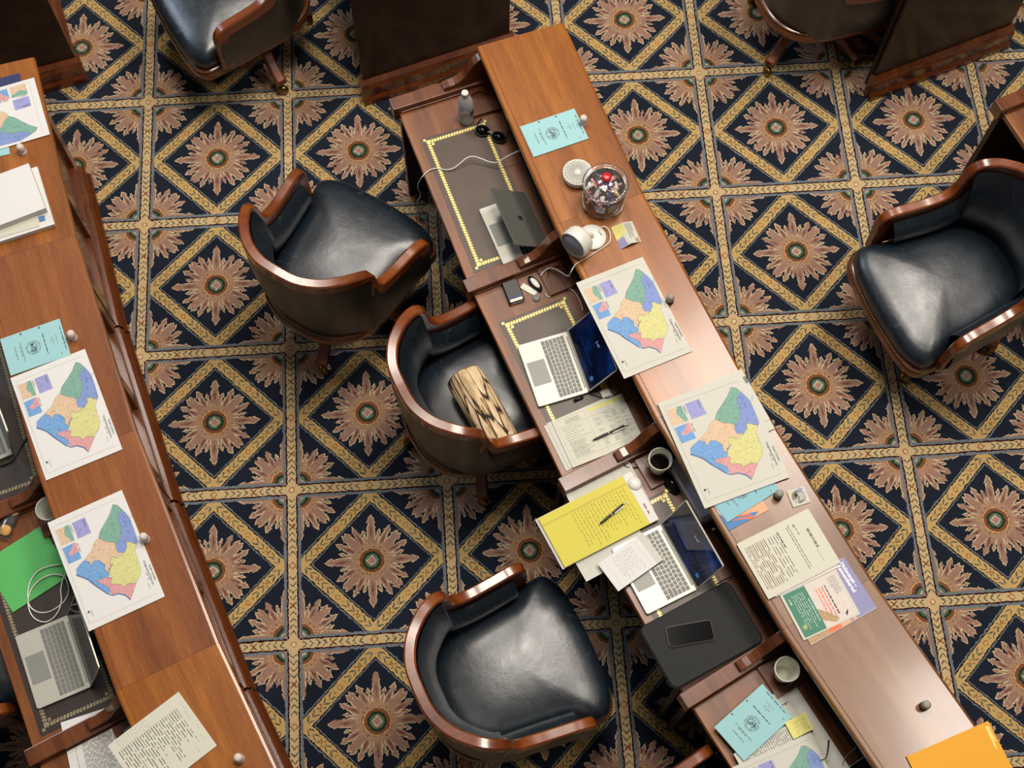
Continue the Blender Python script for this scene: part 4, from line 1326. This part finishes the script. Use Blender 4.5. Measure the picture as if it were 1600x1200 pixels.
# candy jar with its candies
q = U(942, 316, ZL)
t = thing('candy_jar', (q.x, q.y, ZL), 0, 'big round glass candy jar with a red lid knob on the top ledge', 'jar')
b = MB(); b.lathe([(.066, .001), (.080, .006), (.086, .020), (.087, .060), (.0865, .100), (.083, .122), (.077, .134), (.076, .140)], 44, 0, None, (True, False)); b.build('jar_body', M['glass'], t)
b = MB(); b.lathe([(.074, .137), (.085, .138), (.091, .143), (.092, .150), (.088, .156), (.078, .157), (.074, .153)], 44, 0, None, (False, False))
b.lathe([(.074, .153), (.066, .160), (.045, .168), (.020, .174), (.010, .175)], 44, 0, None, (False, True)); b.build('glass_lid', M['glass'], t)
b = MB(); b.lathe([(.012, .172), (.010, .180), (.017, .186), (.021, .195), (.019, .203), (.012, .207), (.001, .208)], 26); b.build('lid_knob', M['red'], t)
CAND = [('#8e3a3c', 'red'), ('#333c6e', 'blue'), ('#d8d4cf', 'silver'), ('#cf9a90', 'pink'), ('#3c2a24', 'brown'), ('#e0d8c8', 'white'), ('#5c4668', 'purple'), ('#b9a878', 'gold')]
cm = {}
for hx, nm in CAND: cm[nm] = plain('candy_' + nm, hx, 0.22, 0.25, coat=0.4, var=0.25, nscale=70)
protos = {}
rd = random.Random(14)
for i in range(125):
    hx, nm = CAND[i % 8]
    lay_ = i // 25
    a = rd.uniform(0, 6.28); r_ = math.sqrt(rd.uniform(0.02, 1)) * .062
    pos = (q.x + r_ * math.cos(a), q.y + r_ * math.sin(a), ZL + .016 + lay_ * .0225 + rd.uniform(0, .006))
    if nm not in protos:
        b = MB(); b.rings([[(x, y * sy, z * sy) for y, z in [(.0105 * math.cos(k * math.pi / 4), .0085 * math.sin(k * math.pi / 4)) for k in range(8)]] for x, sy in ((-.026, .75), (-.020, .3), (-.016, .35), (-.013, .95), (-.004, 1.05), (.006, 1.0), (.013, .9), (.016, .35), (.020, .3), (.026, .75))], 0, True, (True, True), False)
        protos[nm] = b.build('wrapped_candy', cm[nm]); o = protos[nm]
        tag(o, nm + ' wrapped candy inside the glass jar', 'candy', nm + ' wrapped candies in the jar')
    else: o = protos[nm].copy(); COL.objects.link(o)
    o.location = pos; o.rotation_euler = (rd.uniform(0, 3), rd.uniform(-.7, .7), rd.uniform(0, 6.28))

# round white fan lying face up
q = U(902, 276, ZL)
t = thing('round_fan', (q.x, q.y, ZL), 0, 'round white fan with curved grille lying face up beside the candy jar', 'fan')
b = MB(); b.lathe([(.050, 0), (.058, .004), (.060, .012), (.060, .030), (.058, .034)], 40, 0, None, (True, False)); b.build('housing', M['white'], t)
b = MB(); b.lathe([(.056, .030), (.001, .0301)], 40, 0, None, (False, False)); b.build('fan_backing', M['black'], t)
b = MB(); b.lathe([(.060, .032), (.0605, .036), (.055, .0375), (.052, .034)], 40, 0, None, (False, False)); b.lathe([(.016, .034), (.016, .038), (.001, .0385)], 24, 0, None, (False, True))
for k in range(26):
    pts = []
    for j in range(6):
        f_ = j / 5; rr_ = .014 + f_ * .041; a = 2 * math.pi * k / 26 + f_ * .95
        pts.append(Vector((rr_ * math.cos(a), rr_ * math.sin(a), .0358)))
    b.tube(pts, lambda f: .0013 + f * .0030, 5, 0, 1)
b.build('grille', M['white'], t)

# white desk fan with disc base and tipped head
q = U(925, 372, ZL)
t = thing('desk_fan', (q.x, q.y, ZL), 0, 'white desk fan with grey-faced head tipped over its disc base', 'fan')
b = MB(); b.lathe([(.052, 0), (.056, .003), (.056, .010), (.053, .013), (.02, .015), (.001, .015)], 40); b.build('disc_base', M['white'], t)
ax = Vector((-.71, -.69, .13)).normalized(); fc = U(894.5, 384, ZL + .078); v0 = fc - ax * .06
Mh = Matrix.Translation(Vector((fc.x - q.x, fc.y - q.y, .078)) - ax * .055) @ ax.to_track_quat('Z', 'Y').to_matrix().to_4x4()
b = MB(); b.lathe([(.001, -.012), (.040, -.012), (.054, -.004), (.060, .010), (.061, .050), (.059, .055), (.056, .055)], 40, 0, Mh, (False, False)); b.build('head', M['white'], t)
fm = plain('fan_face', '#8c8f98', 0.5, var=0.05)
b = MB(); b.lathe([(.057, .054), (.045, .051), (.044, .053), (.033, .050), (.032, .052), (.020, .050), (.019, .052), (.001, .051)], 40, 0, Mh, (False, False)); b.build('grey_face', fm, t)
b = MB(); b.tube([Vector((0, 0, .013)), Vector((-.010, 0, .03)), Vector((v0.x - q.x, v0.y - q.y, v0.z - ZL))], .010, 12); b.build('neck', M['white'], t)
cord('power_cord', [(941, 366, 1.000), (937, 361, .999), (938, 356, .998), (945, 354, .996), (951, 359, .994), (953, 366, .990), (953.5, 375, .986), (949, 382, .985), (937, 390, .985), (923, 399, .985), (911, 406, .985), (902, 411, .985), (897, 416, .984), (892.5, 424, .982), (889, 431, .93),
                    (884, 430, .84), (876, 425, .79), (867, 420, .775), (858, 419, .77), (850, 424, .766), (845, 431, .764)], .0022, 'white', 'white cord running from the desk fan down over the ledge')
cord('usb_cable', [(852, 459, .744), (857, 464, .744), (865, 460, .744), (874, 455, .744), (884, 450, .745), (892, 452, .746), (900, 459, .746), (907, 472, .746), (911, 486, .746)], .0022, 'white', 'second white cable curling beside the cup holder above the blue-screen laptop')
cord('laptop_charger', [(906, 621, .748), (917, 614, .748), (928, 617, .745), (940, 621, .745), (954, 621, .746), (964, 613, .75), (972, 603, .76), (976, 594, .77)], .003, 'black', 'black charger lead plugged into the blue-screen laptop', plugs=(((897, 626, .750), (911, 620, .750), .0062, 'black'),))
p = Sheet('white_plug', (942, 622), (955, 617), .03, .752, [M['white']], .011, label='small white plug above the spreadsheet page', cat='plug'); p.b.box(p.w * .3, p.h, .002, p.w * .7, p.h + .035, .007, p.mi('gold')); p.done()

# tent card
a0, a1, b0, b1, c0, c1 = (955, 356), (970, 390), (971.5, 347.5), (986.5, 380), (987.5, 345.5), (1002, 377.5)
z0, z1 = ZL + .001, ZL + .022
o = U(978, 368, ZL)
P = lambda p, z: tuple(U(*p, z) - o)
t = thing('folded_card', (o.x, o.y, o.z), 0, 'small folded yellow, white and lilac card right of the desk fan', 'card')
b = MB()
def card(q00, q01, q11, q10, tex):
    vs = [Vector(v) for v in (q00, q01, q11, q10)]
    n = (vs[1] - vs[0]).cross(vs[3] - vs[0]).normalized()
    if n.z < 0: n = -n
    th = n * .0008
    b.add([v - th for v in vs] + vs, [(3, 2, 1, 0), (4, 5, 6, 7), (0, 1, 5, 4), (1, 2, 6, 5), (2, 3, 7, 6), (3, 0, 4, 7)], 0)
    bl = lambda u, v: vs[0] * (1 - u) * (1 - v) + vs[1] * u * (1 - v) + vs[2] * u * v + vs[3] * (1 - u) * v
    for pts, mi in tex:
        b.add([bl(u, v) + n * (.0004 + .0001 * mi) for u, v in pts], [tuple(range(len(pts)))], mi)
r = random.Random(1)
scr = [([(x, y), (x + .05, y + .01), (x + .05, y + .03), (x, y + .02)], 3) for x, y in [(r.uniform(.1, .9), r.uniform(.1, .85)) for _ in range(26)]]
card(P(a0, z0), P(a1, z0), P(b1, z1), P(b0, z1), [([(0, 0), (.62, 0), (.45, 1), (0, 1)], 1), ([(.62, 0), (1, 0), (1, .75), (.55, .62)], 2)] + scr)
scr = [([(.08, v), (.08 + l, v), (.08 + l, v + .06), (.08, v + .06)], 3) for v, l in ((.15, .7), (.32, .6), (.48, .65), (.64, .4))] + [([(.78, .55), (.97, .55), (.97, .9), (.78, .9)], 4)]
card(P(b0, z1), P(b1, z1), P(c1, z0), P(c0, z0), scr)
b.build('card', [M['paper'], M['sticky'], M['lav'], M['inkg'], M['sand']], t, recalc=False)

# ---------------------------------------------------------------- desk C small things
q = U(991, 757, .752)
t = thing('earbud_case', (q.x, q.y, .7515), R_(-60), 'small white earbud case on the printed page above the legal pad', 'earbud case')
b = MB(); b.lathe([(.001, 0), (.75, .001), (.95, .006), (1, .012), (.95, .018), (.75, .023), (.001, .024)], 30, 0, Matrix.Diagonal((.030, .026, 1, 1))); b.build('shell', M['white'], t)
b = MB(); b.lathe([(1.004, .0116), (1.004, .0124)], 30, 0, Matrix.Diagonal((.030, .026, 1, 1))); b.build('lid_seam', M['inkl'], t)
q = U(1049, 757, .745)
t = thing('computer_mouse', (q.x, q.y, ZS + .002), R_(-62), 'glossy black computer mouse in front of the lavender binder', 'mouse')
b = MB(); b.lathe([(.96, 0), (1, .006), (.93, .018), (.72, .028), (.4, .034), (.001, .036)], 30, 0, Matrix.Diagonal((.048, .026, 1, 1))); b.build('shell', M['gloss'], t)
b = MB(); b.tube([Vector((-.044, 0, .01)), Vector((-.08, -.02, .003)), Vector((-.12, -.06, .003)), Vector((-.15, -.11, .010)), Vector((-.19, -.10, .020)), Vector((-.225, -.06, .022))], .0022); b.build('cord', M['black'], t)
# cables behind the sleeve
cord('black_cable', [(1120, 912, .775), (1138, 903, .765), (1152, 898, .76), (1160, 905, .755), (1166, 925, .752), (1172, 942, .752), (1180, 955, .752), (1187, 958, .754), (1192, 950, .758), (1187, 966, .754)], .0024, 'black', 'thin black cable coiled behind the charcoal laptop sleeve')
cord('stylus_cable', [(1116, 826, .80), (1119, 825.5, .81), (1124, 824, .82), (1129, 822, .83)], .0012, 'grey', 'short thin lead with a white tip in the dark gap below the lavender binder', plugs=(((1113, 828, .80), (1117, 826, .80), .004, 'white'),))
# eyeglasses on desk D
o = U(1293, 1165, .775)
t = thing('eyeglasses', (o.x, o.y, .775), 0, 'dark-framed eyeglasses at the bottom, one curved temple in view', 'eyeglasses')
e = lambda x, y, z: U(x, y, .775 + z) - Vector((o.x, o.y, .775))
b = MB(); b.tube([e(1295, 1156, .010), e(1294.5, 1165, .008), e(1293, 1176, .005), e(1289.5, 1185, .004), e(1281.5, 1187.5, .003)], lambda f: .0034 * (1 - .6 * f)); b.build('temple', M['black'], t)
cord('grey_lead', [(1316, 1195, .76), (1320, 1185, .77), (1326, 1178, .79), (1333, 1172, .81), (1338, 1167, .83)], .0014, 'grey', 'thin grey lead rising to the outlet plate at the bottom')

# ---------------------------------------------------------------- left row things
cord('white_charging_cable', [(95, 882, .752), (77, 885, .752), (60, 892, .752), (49, 905, .752), (44, 921, .752), (44, 940, .750), (50, 951, .745), (62, 957, .744), (79, 955, .744), (97, 943, .744), (106, 929, .744), (107, 916, .746), (101, 902, .75),
                              (92, 898, .754), (80, 898, .755), (64, 905, .755), (50, 919, .755), (44, 936, .753), (46, 954, .747), (55, 967, .746), (70, 972, .746), (84, 965, .747), (93, 951, .748), (96, 936, .748), (95, 921, .748), (99, 903, .75), (103, 896, .755)],
     .0026, 'white', 'white charging cable looped on the left desk beside the green folder')
cord('black_power_lead', [(0, 728, .748), (10, 725, .748), (20, 718, .747), (28, 706, .747), (34, 696, .748), (42, 684, .75)], .0035, 'black', 'black power lead at the left edge by the cut-off laptop')
o = U(15, 812, ZS)
t = thing('cookie_packet', (o.x, o.y, ZS), 0, 'clear wrapped packet of cookies beside the left foam cup', 'snack')
A = U(27, 787, ZS + .012) - o; B = U(4, 840, ZS + .012) - o; dv = (B - A); an = math.atan2(dv.y, dv.x); L = dv.length
Mx = Matrix.Translation(A + Vector((0, 0, 0))) @ Matrix.Rotation(an, 4, 'Z')
rs = []
for f_, w_, h_ in ((-.02, .034, .002), (.02, .03, .004), (.08, .030, .013), (.3, .034, .016), (.5, .033, .013), (.75, .035, .016), (.92, .033, .013), (.98, .031, .004), (1.03, .036, .002)):
    rs.append([(f_ * L, w_ * .8 * math.cos(a), h_ * math.sin(a) + .004) for a in [2 * math.pi * i / 18 for i in range(18)]])
b = MB(); b.rings(rs, 0, True, (True, True), False, Mx); b.build('wrapper', M['glass'], t)
ck = plain('cookie', '#c79a50', 0.8, var=0.3, nscale=120)
dk = plain('dark_cookie', '#2a1a14', 0.7, var=0.3, nscale=80)
for f_, m_ in ((.22, ck), (.5, dk), (.80, ck)):
    b = MB(); b.lathe([(.018, -.006), (.024, 0), (.020, .006), (.001, .007)], 18, 0, Mx @ Matrix.Translation((f_ * L, 0, .006))); b.build('cookie', m_, t)
